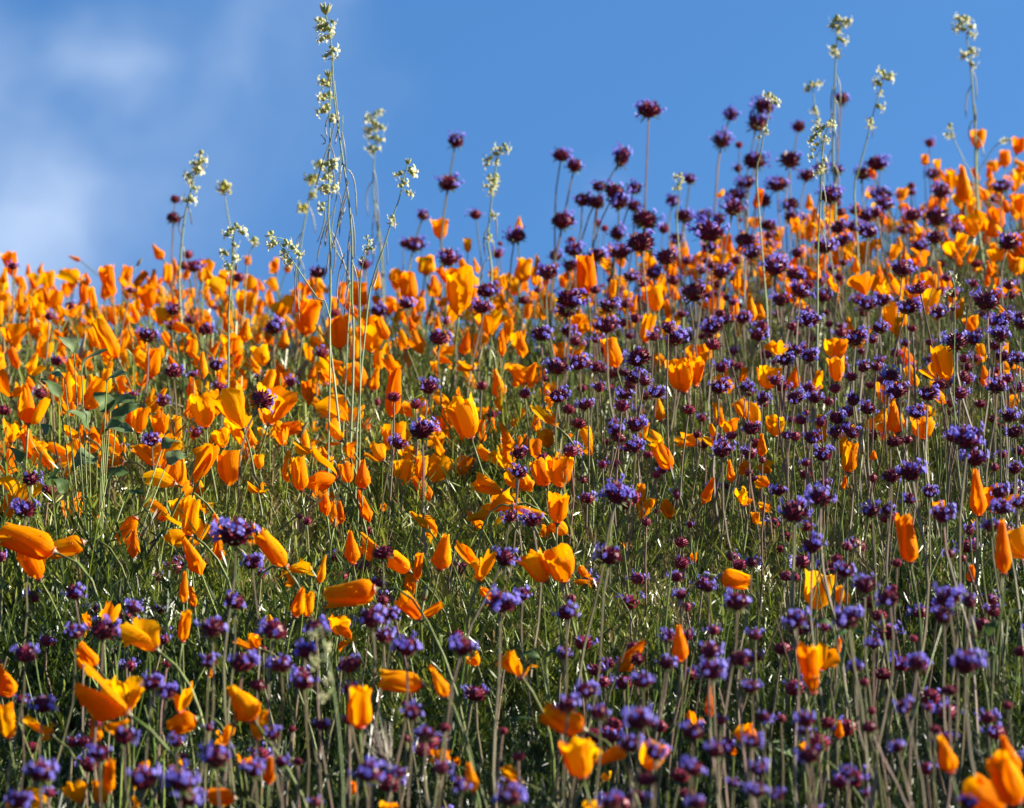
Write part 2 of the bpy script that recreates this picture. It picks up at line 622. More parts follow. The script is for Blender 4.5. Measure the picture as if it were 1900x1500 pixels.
def petal_fn(form, k, rs):
    """shape of petal k (0..3) of a flower; rs = its own random source"""
    th0 = k * PI / 2 + rs.uniform(-.12, .12)
    ph = rs.uniform(0, 6.28)
    ph2 = rs.uniform(0, 6.28)
    hgt = rs.uniform(0.93, 1.04)
    inner = 0.9 if k % 2 else 1.0
    if form == 'cone':
        R = [(0, .05), (.10, .34), (.28, .48), (.6, .34), (.85, .19), (1, .10 + rs.uniform(0, .05))]
        span = rs.uniform(1.35, 1.9)
        tw = 1.1
        ruf, side = .02, .10
    elif form == 'roll':
        R = [(0, .05), (.10, .36), (.25, .46), (.6, .45), (.85, .40), (1, .42 + rs.uniform(-.05, .06))]
        span = rs.uniform(1.2, 1.8)
        tw = .7
        ruf, side = .035, .07
    elif form == 'cup':
        R = [(0, .05), (.10, .24), (.3, .40), (.65, .47), (.9, .50), (1, .50 + rs.uniform(-.06, .06))]
        span = rs.uniform(.92, 1.1)
        tw = .12
        ruf, side = .04, .13
    elif form == 'fan':
        R = [(0, .03), (.12, .12), (.4, .27), (.75, .42), (1, .53 + rs.uniform(-.07, .05))]
        span = rs.uniform(.85, 1.05)
        tw = .05
        ruf, side = .05, .20
    else:
        R = [(0, .05), (.12, .22), (.35, .36), (.7, .42), (1, .46)]
        span = rs.uniform(.85, 1.2)
        tw = .3
        ruf, side = .07, .16
    fl = rs.uniform(-.3, 1.0)
    nfold = rs.choice([3, 4, 5])

    def fn(u, w):
        r = interp(R, w) * inner
        open_ = min(1.0, .15 + w * 3.2)
        th = th0 + u * span * open_ ** .5 + tw * w
        r = r * (1 + (.21 if form in ('cone', 'roll') else .08) * u)
        r += .03 * math.sin(nfold * u + ph) * w * w
        z = w * hgt
        z -= side * (abs(u) ** 2.6) * w
        z += (ruf * math.sin(5.5 * u + ph2) + .022 * math.sin(14 * u + ph)) * w ** 3
        r += (.016 * math.sin(15 * u + ph2 + 2 * w) + .022 * math.sin(6.3 * u + ph + 3 * w)) * w * (1.25 - w) * 1.7
        rr = r
        if form in ('cup', 'fan'):
            rr = r + .07 * fl * max(0, w - .8) * 5 * (.5 + .5 * math.cos(3 * u + ph))
        z -= .05 * max(0, w - .85) * fl
        return (rr * math.cos(th), rr * math.sin(th), z)
    return fn


def flop(v, rs, amount):
    """tilt and fold a petal about its foot, as wind and dew leave it"""
    ax = Vector((rs.uniform(-1, 1), rs.uniform(-1, 1), rs.uniform(-.3, .3))).normalized()
    q = Quaternion(ax, rs.uniform(.15, 1.0) * amount)
    a, b, c = (rs.uniform(0, 6.28) for _ in range(3))
    out = []
    for p in v:
        p = Vector(p)
        w = max(0.0, p.z)
        q2 = Quaternion(ax, .55 * amount * w * w)
        p = q2 @ (q @ p)
        p += Vector((math.sin(5 * p.z + a + 2 * p.y), math.sin(4.6 * p.x + b), math.sin(5.5 * p.x + 3 * p.y + c))) * (.055 * w)
        out.append(p)
    return out


def flower_set(form, seed, nu=13, nv=8):
    """four petals (vertex grids) of one flower"""
    rs = random.Random(seed)
    res = []
    base = {'cone': 'cone', 'roll': 'roll', 'cup': 'cup', 'fan': 'fan', 'flag': 'cone', 'crumple': 'crumple'}[form]
    for k in range(4):
        fn = petal_fn(base, k, rs)
        if form == 'flag' and k == 0:
            fn = petal_fn('cup', k, rs)
        v, f_, uv = petal_grid(fn, nu, nv)
        if form == 'flag' and k == 0:
            q = Quaternion(Vector((0, 1, 0)), .52)
            v = [q @ (Vector((a * .9, b, c * .9))) for a, b, c in v]
        elif form == 'flag':
            v = [(a * .8 - .14 * c, b * .8, c) for a, b, c in v]
        if form == 'crumple':
            v = flop(v, rs, .9 if k else .25)
        if form == 'fan' and k == 2:
            v = flop(v, rs, .35)
        a1, a2, a3 = (rs.uniform(0, 6.28) for _ in range(3))
        am = .035 if form in ('cone', 'roll') else .045
        v = [(x + am * math.sin(7 * z + a1 + 3 * y) * max(0, z), y + am * math.sin(6.3 * z + a2 - 4 * x) * max(0, z), z + .02 * math.sin(9 * x + a3)) for x, y, z in v]
        res.append((v, f_, uv))
    if form == 'crumple':      # keep the whole flower about one unit long and wide
        allv = [Vector(p) for g_ in res for p in g_[0]]
        zmax = max(p.z for p in allv)
        wx = max(abs(p.x) for p in allv) + max(abs(p.y) for p in allv)
        res = [([(p[0] / wx * 1.05, p[1] / wx * 1.05, p[2] / zmax) for p in v], f_, uv) for v, f_, uv in res]
    return res


FORMS = {'c': 'cone', 'l': 'roll', 'h': 'cup', 'o': 'fan', 'k': 'flag', 'r': 'crumple'}
NVAR = {'c': 5, 'l': 5, 'h': 5, 'o': 4, 'k': 4, 'r': 9}
PETALS = {}
FAR_PETALS = {}
for code, form in FORMS.items():
    PETALS[code] = []
    FAR_PETALS[code] = []
    for j in range(NVAR[code]):
        seed = hash((ord(code), j)) & 0xffff
        seed = ord(code) * 101 + j * 7
        st = flower_set(form, seed)
        PETALS[code].append([make_mesh('petal', v, f_, [M['petal']], uvs=uv) for v, f_, uv in st])
        st = flower_set(form, seed, 4, 4)
        V, Tt, UVs = [], [], []
        o = 0
        for v, f_, uv in st:
            V += [tuple(p) for p in v]
            for a, b, c, d in f_:
                Tt += [(a + o, b + o, c + o), (a + o, c + o, d + o)]
            UVs += uv
            o += len(v)
        FAR_PETALS[code].append((np.array(V), np.array(Tt), np.array(UVs)))

# receptacle: green funnel that ends in a flaring pink rim; unit = its radius
g_ = Geo()
v, f_ = lathe([(.30, -1.15), (.36, -.8), (.62, -.3), (.85, 0)], 10)
g_.add(v, f_, 0)
v, f_ = lathe([(.85, 0.0), (1.28, .10), (1.32, .17), (.8, .16), (.3, .14)], 10)
g_.add(v, f_, 1)
ME_RECEPT = g_.mesh('receptacle', [M['cup'], M['rim']])
# stamens inside open flowers; unit = flower length
g_ = Geo()
rs = random.Random(3)
for k in range(22):
    a = rs.uniform(0, 2 * PI)
    r = rs.uniform(.02, .12)
    top = Vector((math.cos(a) * r * 1.6, math.sin(a) * r * 1.6, rs.uniform(.28, .42)))
    v, f_ = tube_pts([(math.cos(a) * r * .5, math.sin(a) * r * .5, .03), top * .6, top], [.006, .012, .016], 3)
    g_.add(v, f_)
ME_STAMEN = g_.mesh('stamens', [M['stamen']])
# pointed bud / young pod; unit length, unit width
g_ = Geo()
v, f_ = lathe([(.15, 0), (.42, .10), (.5, .26), (.40, .5), (.24, .74), (.09, .93), (.0, 1.0)], 8)
g_.add(v, f_)
ME_BUD = g_.mesh('bud_cap', [M['bud']])


# ------------------------------------------------------------------ chia heads (unit radius)
def burr(seed, nsp=78, low=False):
    rs = random.Random(seed)
    g = Geo()
    v, f_ = lathe([(.05, -.62), (.5, -.55), (.74, -.2), (.78, .1), (.62, .45), (.3, .66), (.0, .72)], 7 if low else 10)
    g.add(v, f_, 0)
    for i in range(nsp):
        t = (i + .5) / nsp
        ct = .95 - 1.5 * t
        ct += rs.uniform(-.05, .05)
        st = math.sqrt(max(0, 1 - ct * ct))
        a = i * 2.39996 + rs.uniform(-.25, .25)
        d = Vector((st * math.cos(a), st * math.sin(a), ct))
        up = Vector((0, 0, 1))
        dirn = (d + up * rs.uniform(.05, .5)).normalized()
        foot = Vector((d.x * .70, d.y * .70, d.z * .58))
        ln = rs.uniform(.30, .52)
        wd = rs.uniform(.07, .11)
        a1 = dirn.cross(Vector((.1, .2, 1))).normalized()
        a2 = dirn.cross(a1)
        m = 1 if (ct < -.25 and rs.random() < .45) else 0
        base = [foot + (a1 * math.cos(q_) + a2 * math.sin(q_)) * wd for q_ in (0, 2.09, 4.19)]
        mid = [foot + dirn * ln * .45 + (a1 * math.cos(q_) + a2 * math.sin(q_)) * wd * .85 for q_ in (0, 2.09, 4.19)]
        tip = foot + dirn * ln
        if low:
            g.add(base + [tip], [(0, 1, 3), (1, 2, 3), (2, 0, 3)], m)
        else:
            g.add(base + mid + [tip], [(0, 1, 4, 3), (1, 2, 5, 4), (2, 0, 3, 5), (3, 4, 6), (4, 5, 6), (5, 3, 6)], m)
    # leafy pointed bracts hanging round the foot
    for i in range(0 if low else 7):
        a = i * .9 + rs.uniform(-.3, .3)
        d = Vector((math.cos(a), math.sin(a), 0))
        s = Vector((-d.y, d.x, 0))
        l_ = rs.uniform(.35, .7)
        p0 = d * .45 + Vector((0, 0, -.5))
        p1 = d * (.55 + l_ * .5) + Vector((0, 0, -.62))
        p2 = d * (.6 + l_) + Vector((0, 0, -.55 - rs.uniform(0, .4)))
        g.add([p0 - s * .07, p0 + s * .07, p1 + s * .14, p1 - s * .14, p2], [(0, 1, 2, 3), (3, 2, 4)], 1)
    return g


def florets(seed, n=26, low=False, lo=-.35):
    """two-lipped little flowers standing out of the burr"""
    rs = random.Random(seed)
    g = Geo()
    side = rs.uniform(0, 2 * PI)
    for i in range(n):
        ct = rs.uniform(lo, .8)
        st = math.sqrt(1 - ct * ct)
        a = side + rs.gauss(0, 1.8)
        d = Vector((st * math.cos(a), st * math.sin(a), ct * .8))
        dirn = (d + Vector((rs.uniform(-.3, .3), rs.uniform(-.3, .3), rs.uniform(0, .5)))).normalized()
        foot = d * .72
        ln = rs.uniform(.48, .88)
        a1 = dirn.cross(Vector((.1, .2, 1))).normalized()
        a2 = dirn.cross(a1)
        mouth = foot + dirn * ln
        wd = .055
        ring0 = [foot + (a1 * math.cos(q_) + a2 * math.sin(q_)) * wd * .6 for q_ in (0, 2.09, 4.19)]
        ring1 = [mouth + (a1 * math.cos(q_) + a2 * math.sin(q_)) * wd for q_ in (0, 2.09, 4.19)]
        g.add(ring0 + ring1, [(0, 1, 4, 3), (1, 2, 5, 4), (2, 0, 3, 5)])
        for q_, ll, ww in ((-PI / 2, .30, .14), (-PI / 2 - 1.3, .21, .09), (-PI / 2 + 1.3, .21, .09), (PI / 2 - .4, .18, .07), (PI / 2 + .4, .18, .07)):
            if low and abs(q_ + PI / 2) > .1 and q_ < 0:
                continue
            o = a1 * math.cos(q_) + a2 * math.sin(q_)
            s = dirn.cross(o)
            ll *= rs.uniform(.8, 1.25)
            p1 = mouth + o * ll * .55 + dirn * rs.uniform(-.02, .07)
            p2 = mouth + o * ll + dirn * rs.uniform(-.10, .06)
            g.add([mouth - s * .03, mouth + s * .03, p1 + s * ww, p1 - s * ww, p2 + s * ww * .6, p2 - s * ww * .6],
                  [(0, 1, 2, 3), (3, 2, 4, 5)])
        if not low and rs.random() < .5:
            v, f_ = tube_pts([mouth, mouth + (dirn + a2 * .5) * .2], [.012, .018], 3)
            g.add(v, f_)
    return g


ME_BURR = [burr(20 + k).mesh('flower_head', [M['burr'], M['bract']], smooth=False) for k in range(4)]
ME_FLORET = [florets(40 + k, n).mesh('florets', [M['floret']], smooth=False) for k, n in enumerate((8, 11, 14, 18, 22, 13))]


def geo_arrays(g):
    tris, mi = [], []
    for q_, m in zip(g.f, g.m):
        for k in range(1, len(q_) - 1):
            tris.append((q_[0], q_[k], q_[k + 1]))
            mi.append(m)
    return np.array(g.v, float), np.array(tris), np.array(mi)


FAR_BURR = [geo_arrays(burr(60 + k, 34, True)) for k in range(3)]
FAR_FLORET = [geo_arrays(florets(70 + k, n, True)) for k, n in enumerate((6, 9, 12))]

# ------------------------------------------------------------------ what stands where (read off the photograph)
# each block: origin x, origin y, enlargement; poppies: form, base x y, tip x y, width
POP = []


def pop(ox, oy, s, text):
    for item in text.split(';'):
        t_ = item.split()
        if len(t_) < 6:
            continue
        c_ = t_[0]
        bx, by, tx, ty, w = (float(a) / s for a in t_[1:6])
        POP.append((c_, ox + bx, oy + by, ox + tx, oy + ty, w))


S3, S6, SM = 2.96875, 5.9375, 5.5556
pop(0, 450, S6, """h 150 390 90 100 170;c 310 390 310 240 70;h 530 520 540 330 150;r 860 440 640 310 190;c 890 205 760 150 60;h 1210 540 1180 260 170;
l 1370 470 1410 260 120;c 1790 180 1680 30 110;k 215 795 235 495 150;k 360 1030 370 750 170;l 1290 1275 1080 850 180;h 50 800 30 560 200;l 190 470 200 370 80;
h 1640 740 1620 480 200;l 1490 630 1500 440 80;c 1150 640 1150 430 90;l 1035 750 1010 500 80;l 930 680 910 440 90;r 740 600 740 430 160;h 1180 880 1190 700 150;
h 1360 890 1330 700 170;c 810 880 770 680 90;l 640 950 670 780 80;h 860 1060 860 890 200;r 1200 1310 1110 1060 150;k 330 1250 330 1090 170;l 480 1240 465 1060 80;
r 1600 1230 1430 1150 150;c 1780 700 1760 470 110;r 1880 620 1770 500 110;c 1830 420 1830 220 80;h 1760 880 1700 740 160;l 1490 850 1500 680 70;l 1660 1490 1710 1180 150;
c 1170 1500 1240 1310 90;r 440 740 400 620 90;c 560 720 560 610 70;h 20 1010 10 860 80;r 1240 700 1220 600 100;c 1670 480 1620 380 80""")
pop(310, 450, S6, """c 130 420 75 180 95;h 380 440 450 200 180;r 640 540 560 340 190;l 880 260 900 150 70;r 1200 330 1190 160 140;c 1310 340 1370 220 90;c 960 560 980 410 90;
h 830 780 870 540 190;l 270 640 260 500 90;l 440 640 410 520 90;r 560 640 540 530 160;l 1240 840 1230 700 80;l 1330 720 1310 620 80;c 850 1095 880 855 125;c 600 1390 625 1140 105;
l 270 1270 280 1020 120;l 190 1200 60 1195 110;h 700 1250 700 1030 200;c 1270 1480 1190 1300 110;l 1500 1010 1600 640 225;l 1140 1250 1130 1050 140;c 1270 1180 1300 960 120;
h 1520 1290 1500 1180 200;l 940 1470 935 1340 70;r 730 1400 740 1270 190;h 1640 520 1630 400 130;h 640 900 640 740 170;r 900 1180 960 1020 100;h 1000 720 1060 640 120;
c 1110 680 1130 560 80;c 1420 860 1420 700 80;h 230 960 220 800 140""")
pop(560, 480, SM, """h 395 930 360 610 235;h 710 960 750 640 285;l 1110 425 1090 145 160;r 1080 930 1010 710 135;h 1620 580 1640 110 300;l 540 1060 545 840 85;r 250 1290 270 1040 270;
h 640 1320 500 1100 200;c 730 1360 780 1130 110;l 930 1640 960 1160 140;l 1290 165 1280 0 160;l 590 500 590 250 170;o 880 800 900 640 1;h 880 590 900 420 160""".replace(';o 880 800 900 640 1', ''))
pop(0, 450, S3, """r 60 850 0 700 140;k 155 1000 150 780 170;l 375 890 360 720 55;h 425 890 430 745 95;l 480 920 560 750 95;c 625 820 650 755 60;c 345 960 330 880 55;c 600 730 620 660 60;
c 1113 755 1112 605 56;c 1055 870 1055 745 70;h 1135 1020 1110 840 150;o 1340 1030 1240 810 210;o 1480 1000 1540 810 250;l 1790 920 1720 870 50;h 760 1050 780 910 85;c 970 1090 960 970 62;
c 1070 1090 1060 1010 52;r 60 1100 40 975 90;r 680 1160 600 1030 110;r 680 1210 540 1210 90;o 870 1240 800 1090 190;r 1050 1330 1240 1140 175;r 960 1330 790 1260 150;h 1230 1130 1210 1030 100;
r 470 1070 350 1010 90;r 1850 770 1750 650 120;h 890 1060 880 950 100;l 1540 1040 1660 1010 75;l 1660 1370 1640 1180 78;r 1850 1300 1690 1170 170;r 1880 1090 1780 1010 150;
r 1440 1380 1370 1310 70;r 415 1490 420 1420 100;r 1040 1490 1050 1410 110;h 1430 1250 1420 1170 60;r 1720 1050 1660 990 90;c 1560 1130 1540 1060 60;r 1440 830 1500 770 90;
r 740 660 790 570 110;h 1250 800 1270 720 110;r 1730 1160 1620 1090 90;c 170 820 150 740 60""")
pop(630, 450, S3, """l 470 180 480 80 80;l 1000 215 1025 90 85;l 1365 285 1350 70 100;h 1750 380 1720 240 105;l 1680 550 1710 400 72;l 1525 690 1480 530 85;k 1270 640 1240 540 160;
r 745 700 640 690 75;l 1020 770 960 690 60;c 1030 775 1080 665 50;c 295 935 305 710 75;l 430 940 340 905 75;h 725 1080 650 860 170;h 780 990 770 910 90;r 890 940 860 860 80;r 1190 1010 1060 900 90;
r 1160 910 1130 850 100;r 1385 1165 1350 1005 140;h 1890 820 1860 660 130;c 1770 985 1750 850 68;l 1820 1250 1740 1100 92;c 1270 1080 1250 1050 50;h 1150 1130 1130 1040 90;l 830 1200 760 1130 50;
r 900 1380 750 1300 130;r 1000 1350 900 1260 140;l 1140 1340 1080 1200 100;h 1215 1350 1210 1180 160;c 125 1360 130 1200 78;l 445 1300 455 1180 65;l 540 1110 510 1060 40;h 70 1000 50 920 160;
r 180 1050 130 980 75;r 240 1200 150 1130 110;r 60 1190 30 1110 120;l 320 1300 315 1200 42;r 350 1070 340 1010 80;r 240 1480 240 1430 70;l 1660 1440 1665 1330 45;r 1240 1480 1230 1410 90;
o 880 1475 820 1425 130;r 980 1480 1040 1430 90;c 1800 1480 1790 1430 60;c 970 800 970 740 40;c 895 630 895 480 45;c 850 640 860 560 45;h 540 740 520 650 45;h 920 650 930 590 55;c 1850 430 1895 370 45;
l 1790 670 1740 620 60;r 90 760 60 690 90;o 830 515 815 390 155;c 740 505 745 430 45;c 680 620 710 490 65;h 1140 330 1110 260 80;c 960 560 950 480 60;r 330 400 300 320 100;h 1260 260 1240 170 80""")
pop(1260, 450, S3, """c 310 265 330 150 47;c 300 430 315 295 52;c 400 440 395 290 58;h 30 825 20 650 110;h 90 790 95 640 85;l 345 780 365 690 42;h 860 140 885 30 80;c 885 235 885 140 52;r 1150 290 1130 190 110;
l 1220 465 1210 380 80;r 545 630 540 540 140;h 860 640 860 530 135;h 870 770 865 630 92;c 620 805 650 685 67;h 490 810 500 690 130;r 750 810 770 700 95;h 1480 765 1430 570 125;l 1480 265 1460 185 60;
c 1425 210 1430 110 48;h 1620 490 1600 410 90;c 1640 680 1630 620 60;h 525 1065 530 965 105;c 455 1180 455 1060 58;c 1200 1050 1180 880 95;h 1340 1085 1340 965 125;r 1380 950 1350 880 130;
l 935 1270 945 1110 85;c 910 1365 915 1285 42;r 490 1270 440 1220 90;r 400 1260 330 1220 80;r 500 1340 420 1300 85;r 360 1450 330 1340 115;c 290 1320 275 1200 50;r 500 1460 430 1450 60;
h 1860 905 1820 860 80;h 290 1050 270 980 100;r 1790 310 1760 220 130;c 1800 740 1800 690 50;c 1070 1200 1070 1150 45;h 90 180 60 80 140;h 10 150 10 30 80;h 120 660 110 580 150;r 640 350 700 290 90;
c 1300 130 1310 50 60;c 1520 90 1530 20 70;h 1360 260 1340 180 90;c 1650 170 1640 100 60""")
pop(1260, 880, S3, """c 1655 235 1640 -20 95;l 1275 490 1240 225 100;c 1785 550 1780 260 92;h 1440 210 1430 150 75;h 425 280 420 210 52;h 460 295 455 260 38;l 230 560 385 600 90;r 85 490 90 420 55;
r 440 200 510 170 50;r 1720 185 1890 130 90;h 1620 280 1620 250 38;c 1610 590 1610 500 60""")
pop(0, 880, S3, """h 30 230 20 170 65;h 420 240 400 155 110;l 750 235 650 365 75;r 1040 330 880 240 120;l 1040 340 1060 140 90;l 300 430 10 320 140;l 460 375 270 430 105;h 215 575 150 420 130;
l 1570 510 1430 320 90;r 1580 520 1740 570 120;c 1760 600 1790 450 48;h 1160 390 1130 330 65;r 530 280 515 190 55;c 1830 180 1830 100 58;r 1730 130 1730 70 65;r 1100 180 1180 160 75;c 1020 600 1010 530 42""")
pop(630, 880, S3, """c 75 495 60 315 78;h 385 535 280 460 100;l 425 585 440 440 45;c 550 525 590 335 105;r 750 500 660 360 95;r 770 590 870 410 140;c 830 210 705 250 60;r 955 175 820 230 120;r 960 180 1140 240 90;
h 1200 270 1210 110 110;h 1250 330 1180 270 80;h 1240 590 1200 420 175;h 1140 590 1040 440 130;r 1400 595 1290 575 60;l 1365 570 1320 510 42;l 1840 240 1775 150 68;r 1580 410 1560 370 60;r 1140 350 1150 260 60""")
pop(0, 1000, S3, """c 1070 375 1050 260 54;c 1010 350 1020 180 55;l 1005 565 1030 400 65;r 860 610 670 460 170;r 580 475 640 350 130;r 500 490 440 430 90;l 530 700 430 590 80;c 60 870 0 700 110;l 50 1100 30 920 90;
r 700 960 400 740 180;o 690 970 680 790 250;l 480 720 430 650 50;r 990 950 1070 800 130;l 1080 990 930 1040 100;r 1230 1130 1280 1040 130;c 540 1115 520 985 68;r 280 1080 130 980 100;c 1400 1000 1280 810 145;
h 1420 1100 1430 950 105;r 1420 600 1300 550 95;c 1625 430 1670 270 78;h 1690 430 1690 300 90;c 1490 500 1480 420 62;h 1860 530 1880 430 120;c 1155 770 1160 715 42;l 600 1400 605 1220 58;l 560 1460 550 1330 90;
r 440 1460 400 1330 140;r 230 1450 130 1390 130;l 1290 1430 1150 1410 90;c 1480 1350 1495 1200 58;r 800 1320 780 1240 110;r 1340 1250 1330 1180 70;r 760 1480 720 1420 60;r 60 1490 60 1430 130;r 1010 1260 920 1240 80""")
pop(630, 1000, S3, """l 200 280 -80 330 130;l 450 805 225 765 115;c 590 870 505 700 75;l 110 1040 110 815 130;r 1000 760 880 620 150;l 1340 1050 1120 950 130;h 1340 1320 1290 1110 170;r 1400 1230 1570 1130 190;
r 1480 1330 1470 1280 65;h 1700 1270 1740 1130 150;c 740 1400 710 1240 72;h 650 1255 645 1205 40;r 600 1230 490 1190 90;r 1380 1500 1370 1450 170;r 250 1490 250 1445 115;r 850 350 800 250 90;h 440 440 350 320 100;
l 460 430 565 360 50;r 60 560 0 470 120;r 1000 1340 880 1290 120;l 75 1410 75 1340 32;c 1880 680 1870 480 78;r 760 700 740 620 90""")
pop(1260, 1000, S3, """h 740 850 690 580 100;r 770 720 820 570 120;c 860 640 890 550 45;r 90 1030 80 940 85;c 170 980 165 810 52;h 400 1130 350 1040 115;r 740 1190 660 1150 80;r 770 1150 760 1090 55;c 880 1100 885 1005 50;
c 1500 1290 1435 1085 95;c 1850 1300 1770 1080 90;l 1860 1460 1740 1200 150;h 1780 1500 1600 1360 210;c 300 1200 300 1130 40;h 885 360 880 260 52;h 920 360 920 300 38""")
pop(1260, 0, S3, """h 1645 820 1650 715 82;h 1860 850 1880 760 80;l 1795 920 1795 830 55;l 1355 915 1355 855 42;h 1495 1060 1490 940 62;c 1570 1120 1560 920 82;c 1700 1100 1620 1015 60;h 1840 1050 1840 970 110;
h 1620 1180 1630 1090 90;c 1740 1120 1745 1060 50;o 1620 1310 1620 1190 170;c 1740 1310 1720 1210 80;c 1880 1210 1885 1130 50;r 230 1090 230 1040 62;c 720 1160 715 1070 52;r 1250 1090 1250 1020 75;
c 680 1320 650 1230 68;h 1095 1380 1085 1320 62;c 1215 1390 1210 1305 42;r 870 1250 870 1200 170;h 420 1260 410 1200 80;h 1425 940 1420 880 42;c 1500 1420 1500 1340 80;h 1760 1440 1750 1370 110;r 1480 1250 1490 1180 90;
h 550 1330 540 1260 80;h 1860 1420 1850 1340 90""")
pop(630, 0, S3, """h 560 1320 550 1210 90;h 705 1395 705 1315 52;c 985 1280 990 1195 48;h 485 1480 470 1410 95""")

# chia heads: f = with florets, n = bare; x y w h lean (degrees the stem leans at the head); '+' = second whorl lower on the stem before it
CHI = []


def chi(ox, oy, s, text):
    for item in text.split(';'):
        t_ = item.split()
        if len(t_) < 5:
            continue
        x, y, w, h = (float(a) / s for a in t_[1:5])
        lean = float(t_[5]) if len(t_) > 5 else 0.0
        if t_[0] == '+':
            CHI[-1]['low'] = (ox + x, oy + y, w, h)
        else:
            CHI.append(dict(form=t_[0], x=ox + x, y=oy + y, w=w, h=h, lean=lean, low=None))


chi(630, 0, S3, """f 640 780 100 100 20;+ 600 1015 140 100;f 1705 610 150 120 3;+ 1680 1215 170 130;f 1220 860 110 90 2;f 1295 915 95 100 12;+ 1230 1220 150 110;f 1555 870 95 150 35;f 1340 1105 110 90 6;
f 1430 1030 90 70 10;f 1515 1060 140 110 22;f 1415 1120 110 80 4;f 1625 1040 90 90 15;f 1540 1120 120 90 4;f 1625 1140 90 80 6;f 1530 1290 100 100;f 1660 1340 180 120;f 1550 1390 130 110 3;
n 1275 1325 60 50;f 1190 1410 80 80;f 1290 1380 120 80;f 1410 1410 120 90;f 1800 1420 130 110;f 1835 1110 90 80 8;n 1785 1260 70 80;f 1850 1320 80 80;f 460 1190 75 70 12;+ 410 1350 130 90;f 355 1345 60 60;
f 750 1185 90 60 -6;f 970 1305 130 90 22;n 885 1345 35 35;f 870 1400 80 70;f 600 1425 130 120 4;f 135 1455 80 60;n 150 1395 35 35;f 1420 1230 50 60;n 1460 1260 50 50;f 1890 1190 100 70""")
chi(0, 0, S3, """n 965 1100 55 55 8;+ 955 1205 80 75;n 1035 1405 70 60;f 1070 1470 100 80""")
chi(1260, 0, S3, """f 285 635 90 90 18;+ 235 775 120 110;f 465 590 130 110 12;f 430 680 130 120 14;n 330 800 50 50;f 415 890 150 110;f 325 930 60 60;f 370 1010 110 90 -3;f 660 700 80 80 10;f 610 885 140 110;
f 705 970 100 80 15;f 780 930 90 80;f 545 1020 130 100;f 470 1110 90 90;f 615 1130 110 90;f 315 1080 120 80;f 300 1150 140 100 3;f 60 990 75 75 10;+ 35 1200 90 80;f 140 1190 90 80;f 220 1210 80 80;
f 165 1280 200 110 5;f 365 1330 130 90;f 170 1370 90 80;f 400 1400 110 80;f 490 1245 100 60;f 620 1200 100 60;f 895 545 90 80 1;+ 870 935 90 70;f 1010 960 100 80;f 1090 905 130 100;f 835 1080 150 110;
f 1100 1070 110 90;f 1130 1130 110 90;f 1400 960 90 70;f 1380 790 70 60;n 1280 1025 50 50;f 1225 1085 60 40;f 1440 1060 100 100 15;+ 1420 1200 150 100;f 1775 1030 110 80;f 1885 1090 50 70;f 1290 1190 110 80;
f 1525 1270 80 70;f 970 1160 90 60;f 1040 1190 120 90;n 890 1170 80 50;f 880 1255 110 80;f 960 1250 90 80;f 1040 1280 120 100;f 1235 1270 80 60;f 1410 1310 110 80;f 1330 1355 90 80;f 1810 1340 130 110 18;
f 800 1360 130 90;f 650 1395 90 60;f 900 1330 100 70;f 500 1360 80 70;f 520 1460 140 60""")
chi(1260, 450, S3, """f 230 165 120 90;n 215 230 60 60;f 85 280 150 90;f 530 140 150 90;f 640 180 120 70;f 560 320 110 80;f 670 270 130 90;f 780 215 70 80;f 790 300 110 80;f 1120 320 110 80;f 1040 345 110 80;f 1265 360 130 100;
f 1430 390 100 80;f 1230 150 140 90;f 190 470 120 80;f 235 430 90 80;f 350 420 80 90;f 30 530 110 80;f 440 515 110 70;f 720 430 130 90;n 825 450 60 50;n 625 465 70 60;f 1105 475 100 70;f 975 530 120 110;
f 1700 330 180 110;f 1510 280 90 60;n 1640 310 50 50;f 1830 290 80 60;f 1530 550 160 90;f 1620 540 80 80;f 1770 510 130 110;f 1780 430 120 90;f 1880 440 90 130;f 300 600 60 60;f 580 650 110 80;f 640 600 110 80;
f 720 630 110 90;f 1020 690 90 80;f 950 740 90 60;f 1190 610 70 60;f 1110 650 70 60;f 1165 740 120 70;f 1200 820 150 90;n 860 805 80 70;f 960 870 90 90;f 220 800 130 90;f 370 800 90 80;f 460 860 90 80;
f 640 860 110 90;f 750 860 100 70;f 1370 840 130 70;f 1310 940 110 80;n 1570 740 70 80;f 1570 640 80 60;f 1860 640 90 70;f 1780 630 100 70;f 1750 800 120 80;f 1880 800 60 80;n 1660 890 80 60;n 100 1060 60 50;
f 400 1030 120 60;n 700 940 50 40;f 670 980 90 60;f 780 990 80 70;f 640 1070 90 60;f 730 1080 100 90;f 870 970 110 90;f 860 1050 90 80;f 950 1050 110 80;f 1040 920 110 70;f 240 1150 130 80;f 790 1170 130 90;
n 460 1200 50 50;n 385 1270 60 60;f 1590 1090 200 150;n 1190 1100 100 70 -20;f 1630 1190 160 110;f 1870 1150 80 70;f 1850 1250 90 80;n 1740 1240 60 60;f 1280 1270 170 120 -10;f 1170 1290 130 90;n 1070 1300 60 60;
f 1380 1380 90 80;f 800 1330 80 70;f 550 1370 100 70;f 780 1410 170 80;f 1770 1380 120 60;f 1820 960 120 80;f 1850 1050 110 80""")
